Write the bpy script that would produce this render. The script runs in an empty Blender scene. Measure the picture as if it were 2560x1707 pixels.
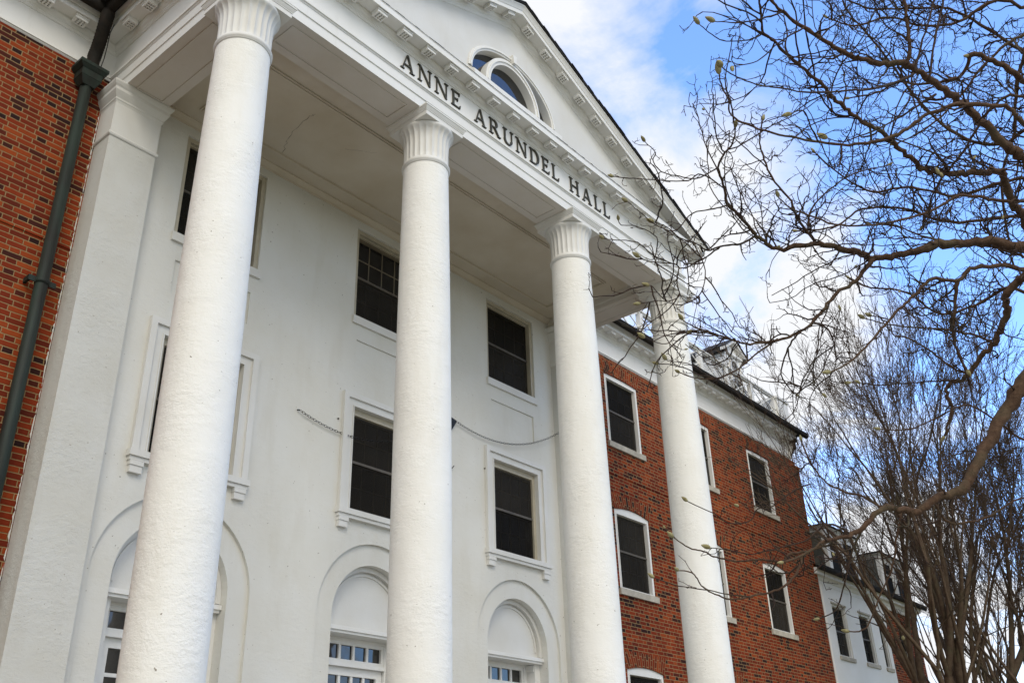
import bpy, math, random
from mathutils import Vector, Matrix

# Recreated college hall with a white colonnade, brick wings and bare trees (lengths in bays of 2.87 m unless said)
CLOUDS = [((0.585, 0.39, 0.71), 0.11, 0.16), ((0.655, 0.320, 0.680), 0.13, -0.30), ((0.735, 0.31, 0.605), 0.12, 0.16), ((0.80, 0.335, 0.50), 0.20, 0.36),
          ((0.78, 0.20, 0.59), 0.20, -0.34), ((0.79, 0.07, 0.61), 0.24, -0.32), ((0.87, 0.17, 0.455), 0.16, -0.22), ((0.925, 0.20, 0.32), 0.16, -0.24),
          ((0.86, 0.27, 0.43), 0.10, 0.26), ((0.95, 0.28, 0.17), 0.20, 0.40), ((-0.5, -0.6, 0.6), 1.25, 0.60), ((0.60, -0.56, 0.57), 0.26, -0.75)]  # last two unseen: bank added to whiten the light, gap for blue glass reflections
CLOUD_COL = (5.9, 6.0, 6.2, 1)
CLOUD_SUN = (8.4, 8.2, 7.7, 1)
SKY_TINT = (2.25, 2.55, 3.05, 1)
SUN_E, EXPO = 1.3, 0.12

# ------------------------------------------------------------------ camera, sky, sun, exposure
sc = bpy.context.scene
col = sc.collection
S, ZO = 2.87, 1.71                      # one bay of the colonnade is 2.87 m; heights are measured from eye level

def W(x, y, z):
    return Vector((x * S, y * S, z * S + ZO))

cam_data = bpy.data.cameras.new('camera')
cam = bpy.data.objects.new('camera', cam_data)
col.objects.link(cam)
yaw, pitch, roll = 0.88542, 0.47401, -0.034138
fw = Vector((math.sin(yaw) * math.cos(pitch), math.cos(yaw) * math.cos(pitch), math.sin(pitch)))
rt = Vector((math.cos(yaw), -math.sin(yaw), 0)); up = rt.cross(fw)
r2 = rt * math.cos(roll) + up * math.sin(roll); u2 = -rt * math.sin(roll) + up * math.cos(roll)
M = Matrix((r2, u2, -fw)).transposed().to_4x4()
M.translation = Vector((-4.17343, -7.00212, 1.64947))
cam.matrix_world = M
cam_data.sensor_width = 36; cam_data.lens = 33.553
cam_data.clip_start = 0.1; cam_data.clip_end = 3000
sc.camera = cam

SUN_EL, SUN_AZ = math.radians(40), math.radians(215)     # azimuth clockwise from +Y
world = bpy.data.worlds.new('World'); sc.world = world; world.use_nodes = True
wn, wl = world.node_tree.nodes, world.node_tree.links
wn.clear()
wo = wn.new('ShaderNodeOutputWorld'); bg = wn.new('ShaderNodeBackground'); bg.inputs['Strength'].default_value = 0.15
sky = wn.new('ShaderNodeTexSky'); sky.sky_type = 'NISHITA'; sky.sun_disc = False
sky.sun_elevation = SUN_EL; sky.sun_rotation = SUN_AZ; sky.ozone_density = 3.2; sky.dust_density = 0.3; sky.air_density = 1.0
tc = wn.new('ShaderNodeTexCoord')
def wmath(op, a, b=None, clamp=False):
    n = wn.new('ShaderNodeMath'); n.operation = op; n.use_clamp = clamp
    for i, v in enumerate((a, b)):
        if v is None: continue
        if isinstance(v, (int, float)): n.inputs[i].default_value = v
        else: wl.new(v, n.inputs[i])
    return n.outputs[0]
sep = wn.new('ShaderNodeSeparateXYZ'); wl.new(tc.outputs['Generated'], sep.inputs[0])
dz = wmath('ADD', wmath('MAXIMUM', sep.outputs[2], 0.0), 0.28)
cx = wmath('DIVIDE', sep.outputs[0], dz); cy = wmath('DIVIDE', sep.outputs[1], dz)
comb = wn.new('ShaderNodeCombineXYZ'); wl.new(cx, comb.inputs[0]); wl.new(cy, comb.inputs[1]); comb.inputs[2].default_value = 3.7
nz = wn.new('ShaderNodeTexNoise'); wl.new(comb.outputs[0], nz.inputs['Vector'])
nz.inputs['Scale'].default_value = 3.6; nz.inputs['Detail'].default_value = 9; nz.inputs['Roughness'].default_value = 0.60; nz.inputs['Distortion'].default_value = 0.5
cover = wmath('ADD', wmath('MULTIPLY', wmath('SUBTRACT', nz.outputs['Fac'], 0.5), 1.7), 0.5)
# banks of cloud (+) and clear gaps (-) by direction; two added out of view
for (dx, dy, dzz), wdt, amp in CLOUDS:
    dp = wn.new('ShaderNodeVectorMath'); dp.operation = 'DISTANCE'
    wl.new(tc.outputs['Generated'], dp.inputs[0]); dp.inputs[1].default_value = Vector((dx, dy, dzz)).normalized()
    g = wmath('SUBTRACT', 1.0, wmath('DIVIDE', dp.outputs['Value'], wdt), True)
    cover = wmath('ADD', cover, wmath('MULTIPLY', g, amp))
ramp = wn.new('ShaderNodeValToRGB'); wl.new(cover, ramp.inputs[0])
ramp.color_ramp.elements[0].position = 0.36; ramp.color_ramp.elements[0].color = (0, 0, 0, 1)
ramp.color_ramp.elements[1].position = 0.74; ramp.color_ramp.elements[1].color = (1, 1, 1, 1)
mixc = wn.new('ShaderNodeMix'); mixc.data_type = 'RGBA'
tint = wn.new('ShaderNodeMix'); tint.data_type = 'RGBA'; tint.blend_type = 'MULTIPLY'; tint.inputs[0].default_value = 1
wl.new(sky.outputs[0], tint.inputs[6]); tint.inputs[7].default_value = SKY_TINT
wl.new(ramp.outputs['Color'], mixc.inputs[0]); wl.new(tint.outputs[2], mixc.inputs[6]); 
sd0 = Vector((math.sin(SUN_AZ) * math.cos(SUN_EL), math.cos(SUN_AZ) * math.cos(SUN_EL), math.sin(SUN_EL)))
dsun = wn.new('ShaderNodeVectorMath'); dsun.operation = 'DISTANCE'; wl.new(tc.outputs['Generated'], dsun.inputs[0]); dsun.inputs[1].default_value = sd0
near = wmath('SUBTRACT', 1.0, wmath('DIVIDE', dsun.outputs['Value'], 1.35), True)
ccol = wn.new('ShaderNodeMix'); ccol.data_type = 'RGBA'; wl.new(near, ccol.inputs[0]); ccol.inputs[6].default_value = CLOUD_COL; ccol.inputs[7].default_value = CLOUD_SUN   # unseen cloud near the sun, made brighter and warmer to offset blue skylight
wl.new(ccol.outputs[2], mixc.inputs[7])
wl.new(mixc.outputs[2], bg.inputs['Color']); wl.new(bg.outputs[0], wo.inputs[0])

sun_d = bpy.data.lights.new('sun', 'SUN'); sun_d.energy = SUN_E; sun_d.angle = math.radians(30); sun_d.color = (1.0, 0.93, 0.82)
sun = bpy.data.objects.new('sun', sun_d); col.objects.link(sun)
sd = Vector((math.sin(SUN_AZ) * math.cos(SUN_EL), math.cos(SUN_AZ) * math.cos(SUN_EL), math.sin(SUN_EL)))
sun.rotation_euler = sd.to_track_quat('Z', 'Y').to_euler(); sun.location = sd * 40
sc.view_settings.view_transform = 'Standard'; sc.view_settings.look = 'None'; sc.view_settings.gamma = 1
sc.view_settings.use_curve_mapping = False
sc.view_settings.exposure = EXPO

# ------------------------------------------------------------------ materials
def mat(name):
    m = bpy.data.materials.new(name); m.use_nodes = True
    nt = m.node_tree; b = nt.nodes['Principled BSDF']
    return m, nt.nodes, nt.links, b
def math_n(N, L, op, a, b=None, clamp=False):
    n = N.new('ShaderNodeMath'); n.operation = op; n.use_clamp = clamp
    for i, v in enumerate((a, b)):
        if v is None: continue
        if isinstance(v, (int, float)): n.inputs[i].default_value = v
        else: L.new(v, n.inputs[i])
    return n.outputs[0]
def pos_noise(N, L, scale, detail=4, rough=0.55, sxyz=None):
    g = N.new('ShaderNodeNewGeometry'); n = N.new('ShaderNodeTexNoise')
    src = g.outputs['Position']
    if sxyz:
        mp = N.new('ShaderNodeMapping'); L.new(src, mp.inputs[0]); mp.inputs['Scale'].default_value = sxyz; src = mp.outputs[0]
    L.new(src, n.inputs['Vector']); n.inputs['Scale'].default_value = scale; n.inputs['Detail'].default_value = detail; n.inputs['Roughness'].default_value = rough
    return n.outputs['Fac']
def ramp_n(N, L, fac, stops):
    r = N.new('ShaderNodeValToRGB'); L.new(fac, r.inputs[0])
    e = r.color_ramp.elements
    while len(e) < len(stops): e.new(0.5)
    for k, (p, c) in enumerate(stops):
        e[k].position = p; e[k].color = (*c, 1)
    return r.outputs['Color']
def mixrgb(N, L, fac, a, b, mode='MIX'):
    n = N.new('ShaderNodeMix'); n.data_type = 'RGBA'; n.blend_type = mode
    for i, v in ((0, fac), (6, a), (7, b)):
        if isinstance(v, (int, float)): n.inputs[i].default_value = v
        elif isinstance(v, tuple): n.inputs[i].default_value = (*v, 1)
        else: L.new(v, n.inputs[i])
    return n.outputs[2]
def bump(N, L, b, h, dist, strength=1.0):
    n = N.new('ShaderNodeBump'); n.inputs['Distance'].default_value = dist; n.inputs['Strength'].default_value = strength
    L.new(h, n.inputs['Height']); L.new(n.outputs[0], b.inputs['Normal'])

def m_paint(name, c, dirt=0.10, rough=0.55):
    m, N, L, b = mat(name)
    a = pos_noise(N, L, 1.3, 5); s = pos_noise(N, L, 5.0, 6, 0.7, (1, 1, 0.15)); f = pos_noise(N, L, 55, 3)
    c1 = mixrgb(N, L, ramp_n(N, L, a, [(0.35, (0, 0, 0)), (0.7, (1, 1, 1))]), c, tuple(v * w for v, w in zip(c, (1 - dirt * .8, 1 - dirt, 1 - dirt * 1.4))))
    c2 = mixrgb(N, L, math_n(N, L, 'MULTIPLY', ramp_n(N, L, s, [(0.60, (0, 0, 0)), (0.80, (1, 1, 1))]), 0.35), c1, tuple(v * w for v, w in zip(c, (.72, .68, .60))))
    L.new(c2, b.inputs['Base Color']); b.inputs['Roughness'].default_value = rough
    b.inputs['Specular IOR Level'].default_value = 0.3
    bump(N, L, b, math_n(N, L, 'ADD', math_n(N, L, 'MULTIPLY', f, 0.5), s), 0.004, 0.5)
    return m
def m_stucco(name, c, amp=0.012, dirt=0.08):
    m, N, L, b = mat(name)
    a = pos_noise(N, L, 0.9, 6); n1 = pos_noise(N, L, 10, 6, 0.66, (1, 1, 1.8)); n2 = pos_noise(N, L, 44, 4, 0.6); pm = pos_noise(N, L, 1.6, 3); pit = pos_noise(N, L, 26, 2)
    st = pos_noise(N, L, 2.5, 5, 0.65, (1, 1, 0.22))
    c1 = mixrgb(N, L, ramp_n(N, L, a, [(0.35, (0, 0, 0)), (0.7, (1, 1, 1))]), c, tuple(v * w for v, w in zip(c, (1 - dirt * .8, 1 - dirt, 1 - dirt * 1.5))))
    c1 = mixrgb(N, L, math_n(N, L, 'MULTIPLY', ramp_n(N, L, st, [(0.52, (0, 0, 0)), (0.78, (1, 1, 1))]), 0.40), c1, tuple(v * w for v, w in zip(c, (.80, .76, .68))))
    c2 = mixrgb(N, L, ramp_n(N, L, pit, [(0.235, (1, 1, 1)), (0.265, (0, 0, 0))]), c1, (0.30, 0.27, 0.22))
    L.new(c2, b.inputs['Base Color']); b.inputs['Roughness'].default_value = 0.75; b.inputs['Specular IOR Level'].default_value = 0.2
    patch = math_n(N, L, 'ADD', 0.22, ramp_n(N, L, pm, [(0.34, (0, 0, 0)), (0.68, (1.1, 1.1, 1.1))]))
    h = math_n(N, L, 'MULTIPLY', math_n(N, L, 'ADD', n1, math_n(N, L, 'MULTIPLY', n2, 0.35)), patch)
    bump(N, L, b, h, amp, 1.0)
    return m
def m_brick(name):
    m, N, L, b = mat(name)
    uv = N.new('ShaderNodeUVMap'); uv.uv_map = 'UVMap'
    wob = N.new('ShaderNodeTexNoise'); L.new(uv.outputs[0], wob.inputs['Vector']); wob.inputs['Scale'].default_value = 9; wob.inputs['Detail'].default_value = 3
    sx = N.new('ShaderNodeSeparateXYZ'); L.new(uv.outputs[0], sx.inputs[0])
    wv = math_n(N, L, 'MULTIPLY', math_n(N, L, 'SUBTRACT', wob.outputs['Fac'], 0.5), 0.012)
    u = math_n(N, L, 'ADD', sx.outputs[0], wv); v = math_n(N, L, 'ADD', sx.outputs[1], wv)
    H, P, K = 0.0672, 0.325, 0.655
    vr = math_n(N, L, 'DIVIDE', v, H); row = math_n(N, L, 'FLOOR', vr); fv = math_n(N, L, 'SUBTRACT', vr, row)
    odd = math_n(N, L, 'ABSOLUTE', math_n(N, L, 'MODULO', row, 2.0))
    wr = N.new('ShaderNodeTexWhiteNoise'); wr.noise_dimensions = '1D'; L.new(row, wr.inputs['W'])
    uu = math_n(N, L, 'ADD', math_n(N, L, 'ADD', math_n(N, L, 'DIVIDE', u, P), math_n(N, L, 'MULTIPLY', odd, 0.5)), math_n(N, L, 'MULTIPLY', wr.outputs['Value'], 0.09))
    iu = math_n(N, L, 'FLOOR', uu); fu = math_n(N, L, 'SUBTRACT', uu, iu)
    isH = math_n(N, L, 'GREATER_THAN', fu, K)
    loc = math_n(N, L, 'SUBTRACT', fu, math_n(N, L, 'MULTIPLY', isH, K))
    wid = math_n(N, L, 'SUBTRACT', K, math_n(N, L, 'MULTIPLY', isH, 2 * K - 1))
    dx = math_n(N, L, 'MULTIPLY', math_n(N, L, 'MINIMUM', loc, math_n(N, L, 'SUBTRACT', wid, loc)), P)
    dv = math_n(N, L, 'MULTIPLY', math_n(N, L, 'MINIMUM', fv, math_n(N, L, 'SUBTRACT', 1.0, fv)), H)
    d = math_n(N, L, 'MINIMUM', dx, dv)
    fine = pos_noise(N, L, 90, 3)
    d = math_n(N, L, 'ADD', d, math_n(N, L, 'MULTIPLY', math_n(N, L, 'SUBTRACT', fine, 0.5), 0.004))
    mask = N.new('ShaderNodeMapRange'); mask.interpolation_type = 'SMOOTHSTEP'; L.new(d, mask.inputs[0]); mask.inputs[1].default_value = 0.0035; mask.inputs[2].default_value = 0.0075
    cb = N.new('ShaderNodeCombineXYZ'); L.new(math_n(N, L, 'ADD', math_n(N, L, 'MULTIPLY', iu, 2.0), isH), cb.inputs[0]); L.new(row, cb.inputs[1]); L.new(isH, cb.inputs[2])
    wnz = N.new('ShaderNodeTexWhiteNoise'); wnz.noise_dimensions = '3D'; L.new(cb.outputs[0], wnz.inputs['Vector'])
    big = pos_noise(N, L, 0.6, 3)
    idx = math_n(N, L, 'ADD', math_n(N, L, 'SUBTRACT', wnz.outputs['Value'], math_n(N, L, 'MULTIPLY', isH, 0.13)), math_n(N, L, 'MULTIPLY', math_n(N, L, 'SUBTRACT', big, 0.5), 0.5))
    bc = ramp_n(N, L, idx, [(0.0, (0.030, 0.012, 0.011)), (0.10, (0.062, 0.015, 0.010)), (0.21, (0.148, 0.021, 0.008)), (0.55, (0.222, 0.029, 0.008)), (0.8, (0.268, 0.040, 0.010)), (1.0, (0.34, 0.064, 0.014))])
    grain = pos_noise(N, L, 38, 5, 0.65)
    bc = mixrgb(N, L, math_n(N, L, 'MULTIPLY', grain, 0.6), bc, mixrgb(N, L, 1.0, bc, (0.55, 0.5, 0.5), 'MULTIPLY'))
    mort = mixrgb(N, L, pos_noise(N, L, 3.0, 5), (0.37, 0.255, 0.125), (0.24, 0.155, 0.075))
    soot = pos_noise(N, L, 0.9, 6, 0.65, (1, 1, 0.35))
    full = mixrgb(N, L, mask.outputs[0], mort, bc)
    full = mixrgb(N, L, math_n(N, L, 'MULTIPLY', ramp_n(N, L, soot, [(0.48, (0, 0, 0)), (0.72, (1, 1, 1))]), 0.32), full, mixrgb(N, L, 1.0, full, (0.42, 0.40, 0.38), 'MULTIPLY'))
    L.new(full, b.inputs['Base Color'])
    b.inputs['Roughness'].default_value = 0.85; b.inputs['Specular IOR Level'].default_value = 0.15
    h = math_n(N, L, 'ADD', math_n(N, L, 'MULTIPLY', mask.outputs[0], 1.0), math_n(N, L, 'MULTIPLY', grain, 0.35))
    bump(N, L, b, h, 0.006, 1.0)
    return m
def m_plain(name, c, rough=0.5, metal=0.0, var=0.25, scale=6, c2=None, spec=0.4, bmp=0.0, sxyz=None):
    m, N, L, b = mat(name)
    n = pos_noise(N, L, scale, 5, 0.6, sxyz)
    other = c2 if c2 else tuple(v * (1 - var) for v in c)
    L.new(mixrgb(N, L, ramp_n(N, L, n, [(0.35, (0, 0, 0)), (0.65, (1, 1, 1))]), c, other), b.inputs['Base Color'])
    b.inputs['Roughness'].default_value = rough; b.inputs['Metallic'].default_value = metal; b.inputs['Specular IOR Level'].default_value = spec
    if bmp: bump(N, L, b, n, bmp)
    return m
def m_slate(name):
    m, N, L, b = mat(name)
    uv = N.new('ShaderNodeUVMap'); uv.uv_map = 'UVMap'
    br = N.new('ShaderNodeTexBrick'); L.new(uv.outputs[0], br.inputs['Vector']); br.inputs['Scale'].default_value = 1.0
    br.inputs['Brick Width'].default_value = 0.26; br.inputs['Row Height'].default_value = 0.17; br.inputs['Mortar Size'].default_value = 0.006
    br.inputs['Color1'].default_value = (0.05, 0.055, 0.05, 1); br.inputs['Color2'].default_value = (0.15, 0.15, 0.13, 1); br.inputs['Mortar'].default_value = (0.012, 0.012, 0.012, 1)
    n = pos_noise(N, L, 3.0, 4)
    L.new(mixrgb(N, L, math_n(N, L, 'MULTIPLY', n, 0.6), br.outputs['Color'], (0.10, 0.105, 0.085)), b.inputs['Base Color'])
    b.inputs['Roughness'].default_value = 0.6; bump(N, L, b, br.outputs['Fac'], -0.01)
    return m
def m_screen(name):
    m, N, L, b = mat(name)
    out = [n for n in N if n.type == 'OUTPUT_MATERIAL'][0]
    tr = N.new('ShaderNodeBsdfTransparent'); mx = N.new('ShaderNodeMixShader'); mx.inputs[0].default_value = 0.87
    n = pos_noise(N, L, 2.2, 3)
    oi = N.new('ShaderNodeObjectInfo'); vr_ = math_n(N, L, 'ADD', 0.6, math_n(N, L, 'MULTIPLY', oi.outputs['Random'], 1.5))
    vc = N.new('ShaderNodeVectorMath'); vc.operation = 'SCALE'; L.new(mixrgb(N, L, n, (0.009, 0.008, 0.0065), (0.024, 0.021, 0.017)), vc.inputs[0]); L.new(vr_, vc.inputs['Scale'])
    L.new(vc.outputs[0], b.inputs['Base Color']); b.inputs['Roughness'].default_value = 0.8; b.inputs['Specular IOR Level'].default_value = 0.06
    L.new(tr.outputs[0], mx.inputs[1]); L.new(b.outputs[0], mx.inputs[2]); L.new(mx.outputs[0], out.inputs[0])
    return m
def m_glass(name, spec=0.9):
    m, N, L, b = mat(name)
    b.inputs['Base Color'].default_value = (0.012, 0.012, 0.012, 1); b.inputs['Roughness'].default_value = 0.03; b.inputs['Specular IOR Level'].default_value = spec
    bump(N, L, b, pos_noise(N, L, 2.0, 2), 0.004)
    return m
def m_bark(name, c, c2, scale=30):
    m, N, L, b = mat(name)
    n = pos_noise(N, L, scale, 5, 0.65); g = pos_noise(N, L, 5, 3)
    cc = mixrgb(N, L, ramp_n(N, L, n, [(0.3, (0, 0, 0)), (0.7, (1, 1, 1))]), c, c2)
    cc = mixrgb(N, L, math_n(N, L, 'MULTIPLY', ramp_n(N, L, g, [(0.5, (0, 0, 0)), (0.75, (1, 1, 1))]), 0.5), cc, (0.10, 0.10, 0.055))
    L.new(cc, b.inputs['Base Color']); b.inputs['Roughness'].default_value = 0.8; b.inputs['Specular IOR Level'].default_value = 0.2
    bump(N, L, b, n, 0.010)
    return m

PAINT = m_paint('white_paint', (0.71, 0.705, 0.675))
TRIM = m_paint('white_trim', (0.79, 0.785, 0.755), 0.06)
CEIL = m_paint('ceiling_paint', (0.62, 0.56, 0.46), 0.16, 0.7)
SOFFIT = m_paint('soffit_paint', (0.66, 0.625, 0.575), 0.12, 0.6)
ABACUS_M = m_paint('abacus_paint', (0.74, 0.735, 0.70), 0.10)
COLUMN_M = m_stucco('column_stucco', (0.84, 0.835, 0.80), 0.011, 0.05)
WALL_M = m_stucco('wall_stucco', (0.70, 0.695, 0.655), 0.0055, 0.09)
PIER_M = m_stucco('pier_stucco', (0.60, 0.60, 0.57), 0.0085, 0.09)
BRICK = m_brick('flemish_bond_brick')
STONE = m_plain('limestone', (0.52, 0.48, 0.40), 0.8, 0, 0.3, 7, spec=0.2, bmp=0.003)
SLATE = m_slate('slate')
ROOFM = m_plain('dark_shingle', (0.022, 0.020, 0.019), 0.8, 0, 0.4, 12)
GUTTER = m_plain('dark_gutter_metal', (0.012, 0.011, 0.009), 0.75, 0.0, 0.4, 8, c2=(0.026, 0.020, 0.015), spec=0.15)
COPPER = m_plain('patinated_copper', (0.011, 0.012, 0.009), 0.65, 0.1, 0.3, 5, c2=(0.016, 0.030, 0.022), sxyz=(2, 2, 0.3))
BRONZE = m_plain('dark_bronze', (0.060, 0.055, 0.040), 0.5, 0.5, 0.3, 10, c2=(0.09, 0.085, 0.06))
IRON = m_plain('black_iron', (0.018, 0.018, 0.018), 0.5, 0.4, 0.3, 10)
GLASS = m_glass('window_glass')
SASHGLASS = m_glass('shaded_window_glass', 0.3)
DIMGLASS = m_plain('dark_unreflecting_glass', (0.016, 0.014, 0.011), 0.6, 0, 0.4, 2, spec=0.05)  # dormer panes: sky reflection left out, their darkness put into the colour
SCREEN = m_screen('insect_screen')
SCRBAR = m_plain('screen_frame_paint', (0.115, 0.098, 0.075), 0.6, 0, 0.3, 5)
SASH = m_plain('taupe_sash_paint', (0.17, 0.14, 0.095), 0.55, 0, 0.25, 4)
CREAM = m_plain('cream_sash_paint', (0.52, 0.47, 0.36), 0.5, 0, 0.2, 4)
DARKGAP = m_plain('crack_shadow_grime', (0.12, 0.105, 0.085), 0.9, 0, 0.3, 10)
BARK = m_bark('magnolia_bark', (0.050, 0.027, 0.016), (0.115, 0.068, 0.040))
TWIG = m_bark('magnolia_twig', (0.030, 0.018, 0.013), (0.070, 0.043, 0.029), 45)
BARK2 = m_bark('grey_brown_bark', (0.062, 0.040, 0.026), (0.125, 0.088, 0.058), 8)
TWIG2 = m_bark('brown_twig', (0.070, 0.046, 0.030), (0.12, 0.082, 0.056), 20)
BUD = m_plain('furry_bud', (0.22, 0.19, 0.085), 0.9, 0, 0.4, 60, c2=(0.36, 0.33, 0.18), spec=0.1)
CONC = m_plain('concrete', (0.34, 0.32, 0.28), 0.85, 0, 0.25, 2, spec=0.2, bmp=0.004)
GRASSM = m_plain('winter_lawn', (0.15, 0.14, 0.065), 0.95, 0, 0.3, 3, c2=(0.20, 0.175, 0.09), spec=0.1, bmp=0.02)

# ------------------------------------------------------------------ mesh helpers
class MB:
    def __init__(s): s.v, s.f, s.uv, s.sm = [], [], [], []
    def add(s, vs, fs, uvs=None, smooth=False):
        o = len(s.v); s.v += [Vector(p) for p in vs]
        for k, f in enumerate(fs):
            s.f.append([o + i for i in f]); s.uv.append(uvs[k] if uvs else None); s.sm.append(smooth)
        return s
    def q(s, *pts, uv=None, smooth=False):
        return s.add([W(*p) for p in pts], [list(range(len(pts)))], [uv] if uv else None, smooth)
    def box(s, x0, x1, y0, y1, z0, z1):
        p = [W(x, y, z) for z in (z0, z1) for y in (y0, y1) for x in (x0, x1)]
        return s.add(p, [(0, 1, 5, 4), (1, 3, 7, 5), (3, 2, 6, 7), (2, 0, 4, 6), (4, 5, 7, 6), (2, 3, 1, 0)])
    def prism(s, pts, y0, y1):                       # polygon in XZ pushed from y0 to y1
        n = len(pts)
        v = [W(x, y0, z) for x, z in pts] + [W(x, y1, z) for x, z in pts]
        return s.add(v, [list(range(n)), list(range(2 * n - 1, n - 1, -1))] + [(i, n + i, n + (i + 1) % n, (i + 1) % n) for i in range(n)])
    def tube(s, pts, rad, n=6, cap=True, smooth=True):  # points in metres
        pts = [Vector(p) for p in pts]; m = len(pts)
        if m < 2: return s
        t = (pts[1] - pts[0]).normalized()
        a = t.cross(Vector((0, 0, 1)));
        if a.length < 1e-4: a = t.cross(Vector((1, 0, 0)))
        a.normalize(); vs = []
        for i, p in enumerate(pts):
            t = (pts[min(i + 1, m - 1)] - pts[max(i - 1, 0)])
            if t.length < 1e-9: t = Vector((0, 0, 1))
            t.normalize(); a = (a - t * a.dot(t))
            if a.length < 1e-6: a = t.orthogonal()
            a.normalize(); b = t.cross(a); r = rad[i] if hasattr(rad, '__len__') else rad
            for k in range(n):
                an = 2 * math.pi * k / n
                vs.append(p + a * (r * math.cos(an)) + b * (r * math.sin(an)))
        fs = [(i * n + k, i * n + (k + 1) % n, (i + 1) * n + (k + 1) % n, (i + 1) * n + k) for i in range(m - 1) for k in range(n)]
        if cap: fs += [list(range(n - 1, -1, -1)), list(range((m - 1) * n, m * n))]
        return s.add(vs, fs, None, smooth)
    def lathe(s, cx, cy, prof, n=64, smooth=True, rfun=None):   # prof [(r,z)] in bays
        vs = []
        for r, z in prof:
            for k in range(n):
                an = 2 * math.pi * k / n; rr = rfun(r, z, an) if rfun else r
                vs.append(W(cx + rr * math.cos(an), cy + rr * math.sin(an), z))
        fs = [(i * n + k, i * n + (k + 1) % n, (i + 1) * n + (k + 1) % n, (i + 1) * n + k) for i in range(len(prof) - 1) for k in range(n)]
        return s.add(vs, fs, None, smooth)
    def sweep(s, path, prof, caps=True):             # profile (outward, z) along a plan path, mitred
        P = [Vector((x, y)) for x, y in path]; m, n = len(P), len(prof); offs = []
        def nrm(a, b):
            d = (b - a).normalized(); return Vector((d.y, -d.x))
        for i in range(m):
            if i == 0: offs.append(nrm(P[0], P[1]))
            elif i == m - 1: offs.append(nrm(P[-2], P[-1]))
            else:
                n1, n2 = nrm(P[i - 1], P[i]), nrm(P[i], P[i + 1]); h = (n1 + n2).normalized(); offs.append(h / h.dot(n1))
        vs = [W(P[i].x + offs[i].x * o, P[i].y + offs[i].y * o, z) for i in range(m) for o, z in prof]
        fs = [(i * n + k, (i + 1) * n + k, (i + 1) * n + k + 1, i * n + k + 1) for i in range(m - 1) for k in range(n - 1)]
        if caps: fs += [list(range(n)), list(range(m * n - 1, (m - 1) * n - 1, -1))]
        return s.add(vs, fs)
    def build(s, name, material, parent=None, label=None, kind=None):
        o0 = Vector((0, 0, 0)); p = parent
        while p is not None: o0 += p.location; p = p.parent
        me = bpy.data.meshes.new(name)
        me.from_pydata([v - o0 for v in s.v], [], s.f)
        me.polygons.foreach_set('use_smooth', s.sm)
        uvl = me.uv_layers.new(name='UVMap').data
        me.update()
        for p in me.polygons:
            e = s.uv[p.index]
            for j, li in enumerate(p.loop_indices):
                if e: uvl[li].uv = e[j]; continue
                c = s.v[me.loops[li].vertex_index]; nn = p.normal
                ax, ay, az = abs(nn.x), abs(nn.y), abs(nn.z)
                uvl[li].uv = (c.x, c.z) if ay >= ax and ay >= az else ((c.y, c.z) if ax >= az else (c.x, c.y))
        me.materials.append(material)
        ob = bpy.data.objects.new(name, me); col.objects.link(ob)
        if parent: ob.parent = parent
        if label: ob['label'] = label
        if kind: ob['kind'] = kind
        return ob

def thing(name, label, cat, loc, group=None):
    o = bpy.data.objects.new(name, None); col.objects.link(o); o.location = loc
    o['label'] = label; o['category'] = cat
    if group: o['group'] = group
    return o

def arc(xc, zc, hw, hh, n=24, a0=0.0, a1=math.pi):
    return [(xc + hw * math.cos(a0 + (a1 - a0) * i / n), zc + hh * math.sin(a0 + (a1 - a0) * i / n)) for i in range(n + 1)]

def wall_sheet(mb, x0, x1, z0, z1, y, holes):        # upright sheet facing -Y with rectangular openings
    xs = sorted({x0, x1, *[h[0] for h in holes], *[h[1] for h in holes]}); zs = sorted({z0, z1, *[h[2] for h in holes], *[h[3] for h in holes]})
    xs = [x for x in xs if x0 <= x <= x1]; zs = [z for z in zs if z0 <= z <= z1]
    for a, b in zip(xs, xs[1:]):
        for c, d in zip(zs, zs[1:]):
            mx, mz = (a + b) / 2, (c + d) / 2
            if any(h[0] < mx < h[1] and h[2] < mz < h[3] for h in holes): continue
            mb.q((a, y, c), (b, y, c), (b, y, d), (a, y, d))
def reveal(mb, h, y, d):                             # the four sides of an opening
    x0, x1, z0, z1 = h
    mb.q((x0, y, z0), (x0, y + d, z0), (x0, y + d, z1), (x0, y, z1)); mb.q((x1, y + d, z0), (x1, y, z0), (x1, y, z1), (x1, y + d, z1))
    mb.q((x0, y, z1), (x0, y + d, z1), (x1, y + d, z1), (x1, y, z1)); mb.q((x0, y + d, z0), (x0, y, z0), (x1, y, z0), (x1, y + d, z0))
def arch_fill(mb, xc, zs, hw, hh, ztop, y, n=28):    # wall between a round head and the straight line above it
    a = arc(xc, zs, hw, hh, n)
    for p, r in zip(a, a[1:]): mb.q((r[0], y, r[1]), (p[0], y, p[1]), (p[0], y, ztop), (r[0], y, ztop))
def arch_reveal(mb, xc, zs, hw, hh, zb, y, d, n=28):
    a = [(xc + hw, zb)] + arc(xc, zs, hw, hh, n) + [(xc - hw, zb)]
    for p, r in zip(a, a[1:]): mb.q((p[0], y, p[1]), (p[0], y + d, p[1]), (r[0], y + d, r[1]), (r[0], y, r[1]), smooth=True)
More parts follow.
